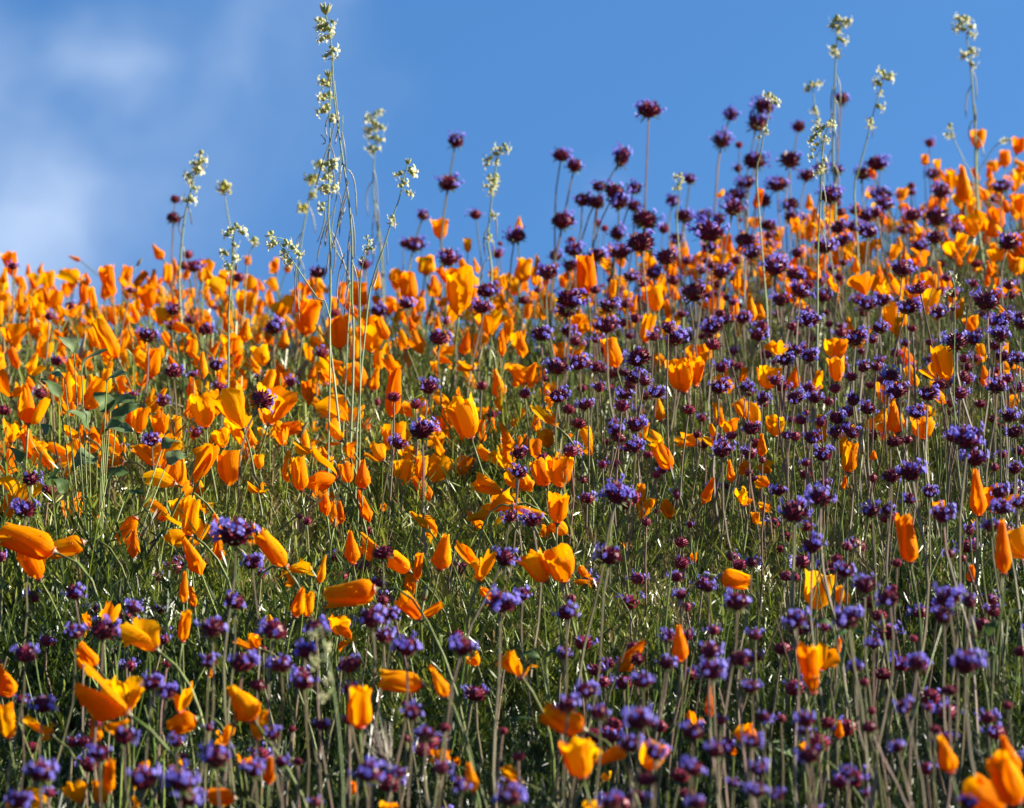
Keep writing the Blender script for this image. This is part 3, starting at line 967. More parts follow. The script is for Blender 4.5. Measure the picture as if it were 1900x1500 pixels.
chi(1260, 880, S3, """f 635 215 200 150 -4;f 1060 205 130 100;f 1150 200 90 80;f 1455 225 150 100;f 1380 100 80 80;f 1270 140 100 70;f 1720 290 110 90;f 1600 310 70 80;f 735 395 150 80;f 925 400 80 60;n 1005 400 60 70;
n 870 465 80 60 2;f 915 535 130 80;n 635 570 75 60 -3;f 400 490 100 80;n 320 500 35 35;n 1560 465 60 50;f 1490 440 80 60;f 60 280 50 50;n 1060 290 35 40;f 1780 190 130 90;f 1870 160 100 80;f 700 290 90 60;n 1200 490 70 60""")
chi(1260, 1000, S3, """f 1025 260 150 100;f 1160 330 150 90;n 1180 270 60 40;f 645 445 160 100;f 930 450 180 110;f 800 490 80 50;f 320 350 160 80;f 160 270 90 70;f 50 530 70 80;f 190 505 90 60;f 420 530 100 50;f 170 620 150 80;
f 180 730 170 80;f 330 670 150 80;f 1480 330 180 90 -10;f 1600 350 90 100;f 1460 430 140 70;f 1070 580 100 70;n 1290 550 60 50;f 1310 690 140 70;f 1580 690 200 110;f 970 710 100 70;n 1020 790 70 60;n 1490 840 100 60;
f 1240 930 130 90 -12;n 1060 950 60 60;n 1050 1040 90 80 -22;n 1810 920 70 60;f 470 990 110 80;f 560 990 80 60;f 700 1000 130 70;f 700 1060 100 70;f 400 1120 130 80;f 230 1000 90 60;f 80 1070 150 60;f 200 1170 140 70;
f 1200 1150 110 80 -18;f 720 1200 150 90;f 80 1270 150 90;f 300 1350 90 70;f 430 1390 130 60;f 540 1420 110 80;f 930 1290 100 80;f 440 1270 130 60;n 1410 1050 80 40;f 1370 930 70 60;f 1590 1460 120 60;f 100 1460 120 60;
f 1030 1400 60 60;f 400 820 120 50;f 1750 1230 90 60""")
chi(630, 1000, S3, """n 240 80 120 70 8;f 910 110 150 90 22;f 1490 100 170 100 8;f 1010 310 110 60;f 890 360 190 100 12;f 1250 410 140 80;n 1280 330 60 60;f 180 440 180 90;f 280 420 110 90;f 245 540 130 80;f 370 600 160 90;
f 60 700 150 80;f 680 600 160 60 12;f 1240 640 90 90;f 60 830 110 70;f 400 960 130 70;n 360 910 50 50;f 50 1000 90 50;f 480 1080 130 70;n 580 1040 80 60;n 370 1100 50 50;f 1360 840 140 70;f 1260 920 150 60;
f 1430 960 130 60;f 1800 690 120 80;f 1670 790 140 70;f 1650 1000 190 70;n 1640 670 80 90;f 1810 540 100 90;f 1880 310 90 50;n 240 340 80 50;f 160 1290 200 80;f 320 1290 100 60;f 560 1270 120 80;f 670 1360 130 80;
f 940 1430 180 90;n 985 1200 80 50;f 1600 1140 150 80;f 1740 1180 150 90;n 1690 1330 120 50;f 1500 1450 150 60;n 900 1060 70 50""")
chi(0, 1000, S3, """f 410 300 130 70;f 735 380 110 90;f 410 520 130 70;f 570 510 190 90;f 140 640 160 90;f 120 890 90 70;f 235 920 150 90;f 10 100 60 80;f 1290 350 150 70;f 1170 500 180 80;f 1510 510 180 70;f 1740 500 150 60;
f 1150 680 120 90;f 1340 690 170 90;f 1550 700 150 80;f 1680 620 140 90;f 1670 790 160 80;n 1420 810 100 70;n 920 690 70 50;n 1450 610 50 50;f 840 800 130 100;f 920 850 120 110;f 1150 1040 70 60;f 970 1120 110 70;
f 680 1090 150 80;f 550 1190 150 80;n 1010 1200 60 40;f 1190 1210 200 80;f 1500 1080 110 90;f 1550 1230 100 70;f 1400 1270 150 80;f 230 1290 190 70;f 790 1330 200 90;f 1000 1340 200 80;f 1030 1430 170 90;f 100 1450 150 60;
f 1770 1030 100 70;n 1610 1050 50 50;f 1740 1450 80 70;n 1640 1230 70 50;f 1880 700 50 60;f 270 1400 90 60""")
chi(0, 880, S3, """f 1300 330 250 120 6;f 1390 490 130 100;f 1440 550 60 80;f 140 200 160 90 2;f 170 30 120 80;n 1690 260 60 60;n 1650 235 40 40""")
chi(0, 450, S3, """f 955 375 95 80 3;f 1050 430 75 45;n 1110 390 40 30;f 945 460 90 60;f 1135 485 100 80;f 815 515 125 85;f 310 655 90 50;f 955 715 120 80;f 1510 470 110 110;n 1580 440 60 50;f 1620 400 50 60;f 730 840 70 50;
f 895 880 80 80 8;f 835 1095 110 70;f 1440 870 160 120 22;f 1600 770 70 70;f 1190 680 90 80;f 1750 170 100 80 15;n 1190 360 50 40;f 1065 140 90 60;n 970 285 60 40;f 1315 195 90 60 8;n 1280 140 60 60;n 240 770 50 40;
f 1770 610 90 50;n 820 240 50 30""")
chi(630, 450, S3, """f 810 270 130 90 15;f 785 360 120 60;f 545 530 130 90;f 490 800 130 90;f 455 1040 170 110;f 325 1110 110 80 14;n 785 790 80 60;f 1020 835 90 60;n 210 880 50 50;n 1015 320 80 50;f 1270 320 170 110;f 1250 380 120 70;
f 1150 170 120 100 6;f 1110 510 130 80;f 1260 490 90 70;f 1470 465 140 70;f 1200 690 140 80;f 1320 670 130 80;f 1410 690 100 80;f 1205 850 130 60;f 1350 900 100 70;f 1430 800 80 70;f 1650 640 170 90;f 1630 745 120 90 -8;
f 1570 840 100 60;f 1745 830 110 60;f 1515 1035 110 70;f 1630 1010 130 70;f 1620 1130 130 90 15;n 1700 1170 70 50;n 1070 1120 60 60;f 990 1165 110 70;f 990 1270 110 80;n 1525 1220 60 60;n 1340 1310 60 50;n 1745 1280 60 60;
f 210 380 90 90;f 370 340 100 60;f 1850 530 130 80;n 1800 460 80 50;f 1600 190 90 70;f 1730 170 100 70;f 1480 350 120 90;f 1580 340 80 70;n 1310 190 60 60;f 1270 130 90 70;f 110 470 70 60;f 140 130 70 60;f 1840 210 90 60;
f 1630 420 80 70;f 1160 380 60 60""")
chi(630, 880, S3, """f 940 240 95 90 10;f 1060 255 140 110 -4;n 1690 265 70 60 35;n 1750 205 50 40;n 1365 305 35 35;f 1860 120 50 60;f 1530 110 190 130 14;f 1630 130 65 90""")

# pointed green buds and young pods: base x y, tip x y, width
BUD = []


def bud(ox, oy, s, text):
    for item in text.split(';'):
        t_ = item.split()
        if len(t_) < 5:
            continue
        a = [float(v_) / s for v_ in t_[:5]]
        BUD.append((ox + a[0], oy + a[1], ox + a[2], oy + a[3], a[4]))


bud(310, 450, S6, "40 1130 150 900 60;1110 1330 1205 1110 80;1010 1440 945 1260 80;1430 1460 1560 1270 60;1600 1390 1650 1210 60")
bud(0, 450, S6, "1520 240 1570 170 50;40 1220 45 960 50;880 1290 940 1000 80;720 1330 700 1230 60")
bud(0, 450, S3, "440 650 470 500 38;1650 740 1700 640 40;1420 720 1395 640 30;1650 1060 1700 980 42;1720 1110 1755 1050 32;1040 1350 1080 1270 38;965 900 1035 912 28;635 1040 625 970 22")
bud(630, 450, S3, "500 400 515 285 38;760 660 790 570 32;900 590 960 535 30;1430 1180 1440 1110 30")
bud(630, 1000, S3, "465 330 490 240 38;375 580 370 530 28;700 470 705 420 32")
bud(1260, 1000, S3, "1125 510 1115 400 34;1630 540 1610 410 34;500 1180 500 1130 20")
bud(1260, 450, S3, "1010 1160 1015 1080 32;385 1150 390 1100 26;700 400 705 330 24;240 740 250 690 24")
bud(0, 880, S3, "1490 590 1480 540 30;780 340 830 270 34;1840 290 1850 230 26")
# ------------------------------------------------------------------ words for labels
def tilt_word(dx, dy):
    """dx to the right, dy upward, in the picture"""
    a = math.degrees(math.atan2(dx, dy))
    if abs(a) < 9:
        return 'upright'
    sd_ = 'right' if a > 0 else 'left'
    if abs(a) < 45:
        return 'leaning ' + sd_
    if abs(a) < 110:
        return 'tipped ' + sd_
    return 'nodding ' + sd_


ROWS = ((430, 'against the sky'), (500, 'along the ridge'), (570, 'below the ridge'), (640, 'on uppermost slope'), (720, 'on upper slope'), (800, 'above mid slope'), (880, 'on mid slope'),
        (960, 'below mid slope'), (1060, 'on lower slope'), (1160, 'low on slope'), (1260, 'well below centre'), (1360, 'near the bottom'), (9999, 'at bottom edge'))
COLS = ((150, 'far left'), (430, 'left'), (760, 'centre-left'), (1100, 'centre'), (1400, 'centre-right'), (1700, 'right'), (9999, 'far right'))
ORD = ['first', 'second', 'third', 'fourth', 'fifth', 'sixth', 'seventh', 'eighth', 'ninth', 'tenth', 'eleventh', 'twelfth', 'thirteenth', 'fourteenth', 'fifteenth', 'sixteenth']


def place_words(x, y):
    r = next(w for lim, w in ROWS if y < lim)
    c_ = next(w for lim, w in COLS if x < lim)
    return r + ', ' + c_


def finish_labels(items):
    """items: (object, description, x, y). Same words get an order from left to right."""
    by = {}
    for it in items:
        by.setdefault((it[1], place_words(it[2], it[3])), []).append(it)
    for (desc, pl), lst in by.items():
        lst.sort(key=lambda a: a[2])
        for k, it in enumerate(lst):
            if len(lst) == 1:
                it[0]['label'] = f'{desc} {pl}'
            elif len(lst) == 2:
                it[0]['label'] = f'{desc} {pl}, ' + ('left of two' if k == 0 else 'right of two')
            else:
                it[0]['label'] = f'{desc} {pl}, {ORD[min(k, 15)]} from left'


def thing(name, cat, group, loc):
    o = bpy.data.objects.new(name, None)
    o.empty_display_size = 0.02
    C.objects.link(o)
    o.location = loc
    o['category'] = cat
    o['group'] = group
    return o


def stem_foot(p, axis, spread, rs):
    """where the stem under a flower meets the ground"""
    h = p.z - gzf(p.x, p.y)
    fx = p.x - axis.x * min(.5, spread) * h * .7 + rs.uniform(-.03, .03)
    fy = p.y - axis.y * .3 * h + rs.uniform(-.03, .03)
    return Vector((fx, fy, gzf(fx, fy) - .005))


def stem_curve(p0, p3, axis, n, rs, wob=.03):
    h = (p3 - p0).length
    drop = max(0.0, -axis.z)
    p1 = p0 + Vector((rs.uniform(-.05, .05), rs.uniform(-.05, .05), .45 + .3 * drop)) * h
    p2 = p3 - axis * h * (.28 if axis.z > .3 else .22) + Vector((0, 0, .06 * h * (1 - abs(axis.z))))
    pts = bezier(p0, p1, p2, p3, n)
    ph = rs.uniform(0, 6.28)
    for i in range(1, n - 1):
        t = i / (n - 1)
        pts[i] += Vector((math.sin(6 * t + ph), math.cos(5 * t + ph), 0)) * wob * h * t * (1 - t) * 2
    return pts


def axis_from_px(dx, dy_up, toward):
    """unit vector whose picture direction is (dx, dy_up); toward = share of its length pointing at the camera"""
    n_ = math.hypot(dx, dy_up) or 1.0
    inpl = (RIGHT * (dx / n_) + UP * (dy_up / n_))
    return (inpl * math.sqrt(max(.05, 1 - toward * toward)) - FWD * toward).normalized()


# ------------------------------------------------------------------ poppies
rs = random.Random(11)
plants = []
for c_, bx, by, tx, ty, w in POP:
    ln = math.hypot(tx - bx, ty - by)
    s0 = {'c': .050, 'l': .052, 'h': .050, 'o': .056, 'k': .052, 'r': .052}[c_]
    size = ln if c_ in 'clhk' else max(ln, w * .9)
    z = choose_depth(bx, by, size, s0, .20, .27, .055, hmin=.10, hmax=.46)
    plants.append((size * max(w, ln * .35), c_, bx, by, tx, ty, w, ln, z))
plants.sort(key=lambda a: -a[0])
MAXP = 296
near_pop, rest_pop = plants[:MAXP], plants[MAXP:]
DESC = {'c': 'furled orange poppy', 'l': 'rolled tube-shaped orange poppy', 'h': 'cup-shaped orange poppy', 'o': 'wide fan-shaped orange poppy',
        'k': 'one-petal-flared orange poppy', 'r': 'crumpled orange poppy'}
pop_labels = []
for i, (_, c_, bx, by, tx, ty, w, ln, z) in enumerate(near_pop):
    p = at(bx, by, z)
    toward = rs.uniform(-.12, .38) if c_ in 'hor' else rs.uniform(-.2, .25)
    ax = axis_from_px(tx - bx, by - ty, toward)
    Lm = ln * z / FPX / math.sqrt(1 - toward * toward)
    Wm = w * z / FPX
    wob = {'c': .98, 'l': .95, 'h': 1.0, 'o': 1.06, 'k': 1.2, 'r': .80}[c_]
    Wm /= wob
    foot = stem_foot(p, ax, .5, rs)
    root = thing('poppy', 'poppy', 'orange poppies on the hillside', foot)
    small = (ln < 26)
    rr = max(.0011, min(.0021, Wm * .055))
    pts = [q_ - foot for q_ in stem_curve(foot, p, ax, 9, rs)]
    v, f_ = tube_pts(pts, [rr * (1.25 - .4 * k / 8) for k in range(9)], 5)
    link('stem', make_mesh('stem', v, f_, [M['stem']]), root)
    q_ = ax.to_track_quat('Z', 'Y') @ Quaternion(Vector((0, 0, 1)), rs.uniform(0, 2 * PI))
    if c_ == 'k':
        want = Vector((1, 0, 0)) if bx < 1e9 else Vector((-1, 0, 0))
        q0 = ax.to_track_quat('Z', 'Y')
        loc_ = q0.inverted() @ (want - FWD * .15)
        q_ = q0 @ Quaternion(Vector((0, 0, 1)), math.atan2(loc_.y, loc_.x))
    var = i % NVAR[c_]
    rc = link('receptacle', ME_RECEPT, root)
    rc.location = p - foot
    rc.rotation_mode = 'QUATERNION'
    rc.rotation_quaternion = q_
    rsz = max(rr * 1.7, min(.0052, .13 * min(Lm, Wm * 1.6)))
    rc.scale = (rsz, rsz, rsz)
    for me in PETALS[c_][var]:
        pe = link('petal', me, root)
        pe.location = p - foot
        pe.rotation_mode = 'QUATERNION'
        pe.rotation_quaternion = q_
        pe.scale = (Wm, Wm, Lm)
    if c_ in 'ho' and toward > .22:
        stn = link('stamens', ME_STAMEN, root)
        stn.location = p - foot
        stn.rotation_mode = 'QUATERNION'
        stn.rotation_quaternion = q_
        stn.scale = (Lm, Lm, Lm)
    big = 'large ' if ln * w > 2600 else ('small ' if ln * w < 560 else '')
    pop_labels.append((root, big + DESC[c_] + ' ' + tilt_word(tx - bx, by - ty), (bx + tx) / 2, (by + ty) / 2))
finish_labels(pop_labels)

# ------------------------------------------------------------------ chia
rs = random.Random(23)
heads = []
for d_ in CHI:
    z = choose_depth(d_['x'], d_['y'], d_['w'], .034, .30, .33, .09, hmin=.10, hmax=.72)
    a_ = d_['w'] * d_['h'] + (9999 if d_['low'] else 0)
    heads.append((a_, z, d_))
heads.sort(key=lambda a: -a[0])
MAXC = 296
near_chi, rest_chi = heads[:MAXC], heads[MAXC:]
chi_labels = []


def chia_head(root, foot, p, ax, W, H, form, rs):
    high = p.y > 4.4
    hd = link('flower_head', rs.choice(ME_BURR), root)
    hd.location = p - foot
    hd.rotation_mode = 'QUATERNION'
    hd.rotation_quaternion = (ax + Vector((rs.gauss(0, .18), rs.gauss(0, .18), .35))).normalized().to_track_quat('Z', 'Y') @ Quaternion(Vector((0, 0, 1)), rs.uniform(0, 6.28))
    k = (.43 if high else .39) if form == 'f' else .50
    hd.scale = (W * k, W * k, max(H, W * .78) * (.54 if form == 'f' else .56))
    if form == 'f':
        fl = link('florets', ME_FLORET[rs.choice((0, 1, 2, 2, 3, 5)) if high else rs.choice((0, 1, 2, 2, 3, 4, 5))], hd, kind='stuff')
        fl.rotation_euler = (0, 0, rs.uniform(0, 6.28))


for a_, z, d_ in near_chi:
    p = at(d_['x'], d_['y'], z)
    W = d_['w'] * z / FPX
    H = d_['h'] * z / FPX
    le = math.radians(d_['lean'] + rs.uniform(-4, 4))
    ax = axis_from_px(math.sin(le), math.cos(le), rs.uniform(-.1, .1))
    foot = stem_foot(p, ax, .5, rs)
    root = thing('chia_plant', 'chia', 'violet chia plants on the hillside', foot)
    rr = max(.0011, min(.0019, W * .05))
    if d_['low']:
        lx, ly, lw, lh = d_['low']
        pl = at(lx, ly, z)
        axl = (p - pl).normalized()
        foot = stem_foot(pl, (axl + Vector((0, 0, .5))).normalized(), .3, rs)
        root.location = foot
        a1 = stem_curve(foot, pl, (axl + Vector((0, 0, 1))).normalized(), 8, rs)
        a2 = [pl + (p - pl) * t for t in (.25, .5, .75, 1)]
        rr = max(.0018, min(.0026, lw * z / FPX * .062))
        pts = [q_ - foot for q_ in a1 + a2]
        rad = [rr] * 8 + [rr * .75] * 4
        v, f_ = tube_pts(pts, rad, 4)
        link('stem', make_mesh('stem', v, f_, [M['cstem']], smooth=False), root)
        chia_head(root, foot, pl, axl, lw * z / FPX, lh * z / FPX, 'n' if d_['form'] == 'n' else 'f', rs)
        chia_head(root, foot, p, ax, W, H, d_['form'], rs)
        tt = 'chia stalk with two stacked heads'
    else:
        pts = [q_ - foot for q_ in stem_curve(foot, p - ax * H * .2, ax, 8, rs, .04)]
        v, f_ = tube_pts(pts, [rr * (1.1 - .25 * k / 7) for k in range(8)], 4)
        link('stem', make_mesh('stem', v, f_, [M['cstem']], smooth=False), root)
        chia_head(root, foot, p, ax, W, H, d_['form'], rs)
        tt = 'chia head with violet florets' if d_['form'] == 'f' else 'bare burgundy chia head'
        ar = d_['w'] * d_['h']
        tt = ('large ' if ar > 1500 else 'small ' if ar < 620 else '') + tt
        tt += '' if abs(d_['lean']) < 8 else (' leaning right' if d_['lean'] > 0 else ' leaning left')
    chi_labels.append((root, tt, d_['x'], d_['y']))
finish_labels(chi_labels)

# ------------------------------------------------------------------ buds
rs = random.Random(31)
bl = []
for bx, by, tx, ty, w in BUD:
    ln = math.hypot(tx - bx, ty - by)
    z = choose_depth(bx, by, ln, .036, .3, .24, .05, hmin=.08, hmax=.42)
    p = at(bx, by, z)
    ax = axis_from_px(tx - bx, by - ty, rs.uniform(-.2, .2))
    foot = stem_foot(p, ax, .4, rs)
    root = thing('poppy_bud', 'bud', 'green poppy buds', foot)
    Wm = w * z / FPX
    pts = [q_ - foot for q_ in stem_curve(foot, p, ax, 8, rs)]
    v, f_ = tube_pts(pts, [.0013] * 8, 5)
    link('stem', make_mesh('stem', v, f_, [M['stem']]), root)
    q_ = ax.to_track_quat('Z', 'Y')
    for nm, me, sc in (('receptacle', ME_RECEPT, (Wm * .42,) * 3), ('bud_cap', ME_BUD, (Wm * .8, Wm * .8, ln * z / FPX))):
        o = link(nm, me, root)
        o.location = p - foot
        o.rotation_mode = 'QUATERNION'
        o.rotation_quaternion = q_
        o.scale = sc
    bl.append((root, 'pointed green poppy bud ' + tilt_word(tx - bx, by - ty), bx, by))
finish_labels(bl)

# ------------------------------------------------------------------ tall cream-flowered mustard stalks
g_ = Geo()     # one nodding flower: swollen calyx, four curled petals; unit length along +Z
v, f_ = lathe([(.05, 0), (.2, .08), (.3, .25), (.27, .45), (.14, .6), (.1, .66)], 7)
g_.add(v, f_, 0)
for k in range(4):
    a = k * PI / 2 + .4
    d = Vector((math.cos(a), math.sin(a), 0))
    s = Vector((-d.y, d.x, 0))
    pr = [Vector((0, 0, .58)) + d * .07, Vector((0, 0, .82)) + d * .22, Vector((0, 0, .90)) + d * .55, Vector((0, 0, .72)) + d * .78]
    wd = [.07, .14, .17, .06]
    vv = []
    for p_, w_ in zip(pr, wd):
        vv += [p_ - s * w_, p_ + s * w_]
    g_.add(vv, [(0, 1, 3, 2), (2, 3, 5, 4), (4, 5, 7, 6)], 1)
ME_CREAM = g_.mesh('flower', [M['calyx'], M['cream']])
ME_YEL = g_.mesh('flower', [M['yellow'], M['yellow']])
g_ = Geo()
rs = random.Random(5)
for k in range(7):
    a = k * .9
    dv = Vector((math.cos(a) * .5, math.sin(a) * .5, .9)).normalized()
    q_ = dv.to_track_quat('Z', 'Y')
    v, f_ = lathe([(.05, 0), (.13, .2), (.16, .5), (.11, .8), (.05, .95)], 6)
    g_.add([q_ @ Vector(a_) for a_ in v], f_, 0)
    v, f_ = lathe([(.06, .93), (.09, 1.0), (.0, 1.08)], 6)
    g_.add([q_ @ Vector(a_) for a_ in v], f_, 1)
ME_TIP = g_.mesh('bud_cluster', [M['calyx'], M['cream']])


def stalk(label, z, line, flowers, pods=(), tip=None, size=13, yellow=False, thick=.0017, podlen=1.0, seed=0):
    rs = random.Random(seed)
    z0 = z
    pts = [at(x, y, z0) for x, y in reversed(line)]
    low = pts[0]
    foot = Vector((low.x + rs.uniform(-.03, .03), low.y + .0, 0))
    foot.z = gzf(foot.x, foot.y) - .004
    mid = foot.lerp(low, .55) + Vector((rs.uniform(-.01, .01), 0, 0))
    pts = [foot, mid] + pts
    root = thing('mustard_stalk', 'wild mustard', 'pale mustard stalks rising above the field', foot)
    root['label'] = label
    # round the corners of the traced line
    sm = []
    n = len(pts)
    for i in range(n - 1):
        a, b, c, d = pts[max(i - 1, 0)], pts[i], pts[i + 1], pts[min(i + 2, n - 1)]
        for t in (0, .5):
            sm.append(.5 * ((2 * b) + (c - a) * t + (2 * a - 5 * b + 4 * c - d) * t * t + (3 * b - a - 3 * c + d) * t ** 3))
    sm.append(pts[-1])
    v, f_ = tube_pts([q_ - foot for q_ in sm], [thick * (1.25 - .75 * i / (len(sm) - 1)) for i in range(len(sm))], 6)
    link('stem', make_mesh('stem', v, f_, [M['mstem']]), root)

    def near(x, y):
        best = min(line, key=lambda a: abs(a[1] - y) + .2 * abs(a[0] - x))
        for (xa, ya), (xb, yb) in zip(line, line[1:]):
            if ya <= y <= yb:
                t = (y - ya) / max(1, yb - ya)
                return xa + (xb - xa) * t, y
        return best
    for x, y in flowers:
        dep = z0 + rs.uniform(-.012, .012)
        p = at(x, y, dep)
        sx, sy = near(x, y - 5)
        side = 1 if x > sx else -1
        if abs(x - sx) > 3:
            d = axis_from_px(side * rs.uniform(.6, 1), rs.uniform(-.9, .2), rs.uniform(-.3, .5))
        else:
            d = axis_from_px(rs.uniform(-.5, .5), -1, rs.uniform(.1, .6))
        Ls = size * 1.02 * rs.uniform(.85, 1.2) * z0 / FPX
        st = p - d * Ls * .5
        o = link('flower', ME_YEL if yellow else ME_CREAM, root)
        o.location = st - foot
        o.rotation_mode = 'QUATERNION'
        o.rotation_quaternion = d.to_track_quat('Z', 'Y') @ Quaternion(Vector((0, 0, 1)), rs.uniform(0, 6))
        o.scale = (Ls * 1.15, Ls * 1.15, Ls * 1.1)
        a = at(sx, sy, z0)
        v, f_ = tube_pts([a - foot, a.lerp(st, .5) - foot + Vector((0, 0, .002)), st - foot], [.0006, .0005, .0005], 4)
        link('pedicel', make_mesh('pedicel', v, f_, [M['mstem']]), root)
    if tip:
        o = link('bud_cluster', ME_TIP, root)
        o.location = at(tip[0], tip[1], z0) - foot
        sc_ = tip[2] * z0 / FPX
        o.rotation_euler = (0, 0, 1)
        o.scale = (sc_, sc_, sc_)
    for pod in pods:
        pp = [at(x, y, z0 + rs.uniform(-.01, .01)) - foot for x, y in pod]
        if len(pp) == 3:
            a, b, c = pp
            ctrl = b * 2 - (a + c) * .5
            pp = [a * (1 - t) ** 2 + ctrl * 2 * t * (1 - t) + c * t * t for t in [k / 7 for k in range(8)]]
        v, f_ = tube_pts(pp, [thick * .5] + [thick * .62] * (len(pp) - 2) + [thick * .3], 5)
        link('seed_pod', make_mesh('seed_pod', v, f_, [M['pod']]), root)
    return root


def rand_pods(line, n, seed, ln=70, z0=.25, z1=1.0):
    rs = random.Random(seed)
    out = []
    tot = len(line) - 1
    for k in range(n):
        t = (z0 + (z1 - z0) * (k + rs.uniform(0, .6)) / n) * tot
        i = min(int(t), tot - 1)
        u = t - i
        x = line[i][0] + (line[i + 1][0] - line[i][0]) * u
        y = line[i][1] + (line[i + 1][1] - line[i][1]) * u
        s = -1 if k % 2 else 1
        l_ = ln * rs.uniform(.7, 1.2)
        w_ = rs.uniform(6, 15) * s
        out.append([(x, y), (x + w_ * .75, y + l_ * .35), (x + w_ * rs.uniform(.4, 1.3), y + l_)])
    return out


l1 = [(605, 30), (612, 60), (616, 100), (618, 150), (621, 190), (627, 235), (633, 275), (638, 310), (644, 350), (650, 400), (653, 450), (653, 500), (653, 560), (656, 620)]
stalk('tallest mustard stalk, pale flowers at its tip and long hanging pods, left of centre', 4.65, l1,
      [(598, 40), (600, 48), (594, 38), (604, 44), (618, 41), (592, 52), (599, 56), (606, 53), (613, 55), (597, 72), (601, 69), (594, 75), (608, 70), (614, 62), (614, 90), (621, 93), (610, 100), (604, 104), (617, 104)],
      [[(620, 150), (624, 190), (629, 235)], [(617, 118), (614, 150), (612, 165)], [(634, 245), (640, 280), (642, 325)], [(636, 300), (632, 320), (630, 345)], [(629, 235), (624, 255), (622, 268)],
       [(645, 315), (658, 340), (661, 400)], [(644, 362), (633, 400), (630, 440)], [(647, 335), (632, 390), (625, 430)], [(653, 398), (658, 440), (657, 480)], [(651, 425), (646, 460), (643, 530)],
       [(653, 485), (664, 530), (665, 600)], [(649, 520), (643, 550), (638, 590)], [(641, 385), (628, 420), (616, 462)], [(640, 470), (627, 520), (627, 570)], [(650, 455), (648, 480), (646, 530)]],
      tip=(604, 28, 22), size=12.5, seed=1)
l2 = [(611, 143), (613, 180), (611, 210), (612, 260), (610, 300), (611, 360), (609, 400), (612, 440), (613, 500), (613, 560), (612, 640)]
stalk('second mustard stalk close beside the tallest, pale flower tufts halfway up', 4.72, l2,
      [(597, 150), (602, 155), (606, 158), (610, 150), (594, 181), (598, 184), (601, 177), (605, 197), (599, 205), (594, 207), (608, 203), (619, 217), (616, 224), (612, 176), (610, 302), (603, 305), (619, 310), (611, 318),
       (602, 330), (598, 348), (604, 355), (608, 350), (623, 345), (619, 350), (598, 380), (596, 390), (619, 300), (613, 330)],
      [[(612, 212), (604, 235), (608, 255)], [(622, 225), (616, 250), (606, 300)], [(612, 265), (596, 310), (586, 348)], [(612, 268), (620, 290), (622, 318)], [(603, 385), (600, 420), (588, 450)],
       [(607, 410), (595, 450), (588, 487)], [(608, 418), (604, 440), (603, 458)], [(615, 430), (630, 460), (640, 500)], [(620, 440), (622, 480), (616, 510)], [(610, 470), (606, 500), (600, 520)],
       [(612, 300), (620, 330), (615, 370)], [(595, 250), (604, 262), (598, 268)]], tip=(609, 145, 15), size=13.5, seed=2)
l3 = [(636, 215), (634, 260), (628, 340), (622, 380), (616, 420), (614, 445), (626, 470), (640, 495), (650, 530), (646, 600)]
stalk('thin bare crossing mustard stem tangled between the two tallest stalks', 4.8, l3, [], rand_pods(l3, 7, 4, 75), size=10, thick=.0013, seed=3)
l4 = [(757, 305), (752, 320), (746, 345), (741, 368), (734, 388), (727, 408), (720, 432), (711, 462), (700, 492), (690, 525), (682, 570)]
stalk('slender leaning mustard stalk with six sharp pale flowers, right of the tallest', 4.6, l4, [(742, 323), (736, 325), (763, 317), (767, 322), (747, 338), (743, 345), (752, 340), (757, 357), (762, 361), (727, 403), (729, 410), (764, 313)],
      [[(731, 402), (733, 412), (732, 428)], [(716, 445), (719, 465), (718, 492)], [(700, 490), (700, 510), (690, 540)]], tip=(757, 306, 12), size=12, thick=.0014, seed=4)
l5 = [(697, 215), (697, 240), (695, 290), (692, 340), (697, 400), (703, 440), (708, 480), (710, 540)]
stalk('blurred mustard stalk between the tallest one and the slender leaning one', 6.7, l5, [(687, 215), (683, 222), (697, 212), (705, 207), (690, 225), (685, 240), (694, 232), (701, 232), (709, 237), (697, 238), (690, 256), (700, 258), (708, 260), (683, 245), (687, 275), (692, 282), (701, 276)],
      rand_pods(l5, 10, 8, 80, .35), size=13, thick=.0022, seed=5)
l6 = [(373, 290), (366, 310), (360, 330), (355, 350), (349, 375), (343, 400), (338, 440), (335, 480), (332, 530)]
stalk('blurred mustard stalk beside two round burgundy chia heads at left', 5.9, l6, [(373, 285), (378, 298), (370, 300), (366, 304), (358, 303), (363, 315), (370, 318), (348, 325), (352, 330), (372, 312), (355, 340), (362, 350), (352, 368), (345, 372), (358, 372)],
      rand_pods(l6, 4, 9, 40, .5), size=13, thick=.0022, seed=6)
l7 = [(416, 348), (419, 375), (423, 400), (430, 440), (434, 480)]
stalk('blurred stalk topped by one pale yellow bloom at left', 6.2, l7, [(412, 342), (420, 344), (416, 348), (411, 350), (421, 350), (416, 340)], size=15, yellow=True, thick=.002, seed=7)
l8 = [(437, 422), (433, 440), (431, 470), (430, 500), (427, 540), (424, 590)]
stalk('short mustard stalk with loose pale flowers at ridge height, left', 5.0, l8, [(438, 418), (443, 422), (432, 425), (424, 430), (420, 436), (447, 430), (452, 432), (415, 468), (419, 472), (436, 455), (441, 478), (436, 480), (422, 492), (425, 500)],
      rand_pods(l8, 3, 12, 40, .3), size=12, thick=.0016, seed=8)
l9 = [(474, 447), (468, 460), (460, 480), (456, 520)]
stalk('small blurred mustard sprig with three flowers on the left ridge', 6.0, l9, [(470, 445), (476, 447), (473, 452)], size=12, thick=.0015, seed=9)
l10 = [(500, 435), (512, 445), (522, 458), (533, 472), (548, 492), (566, 520), (590, 555), (612, 590)]
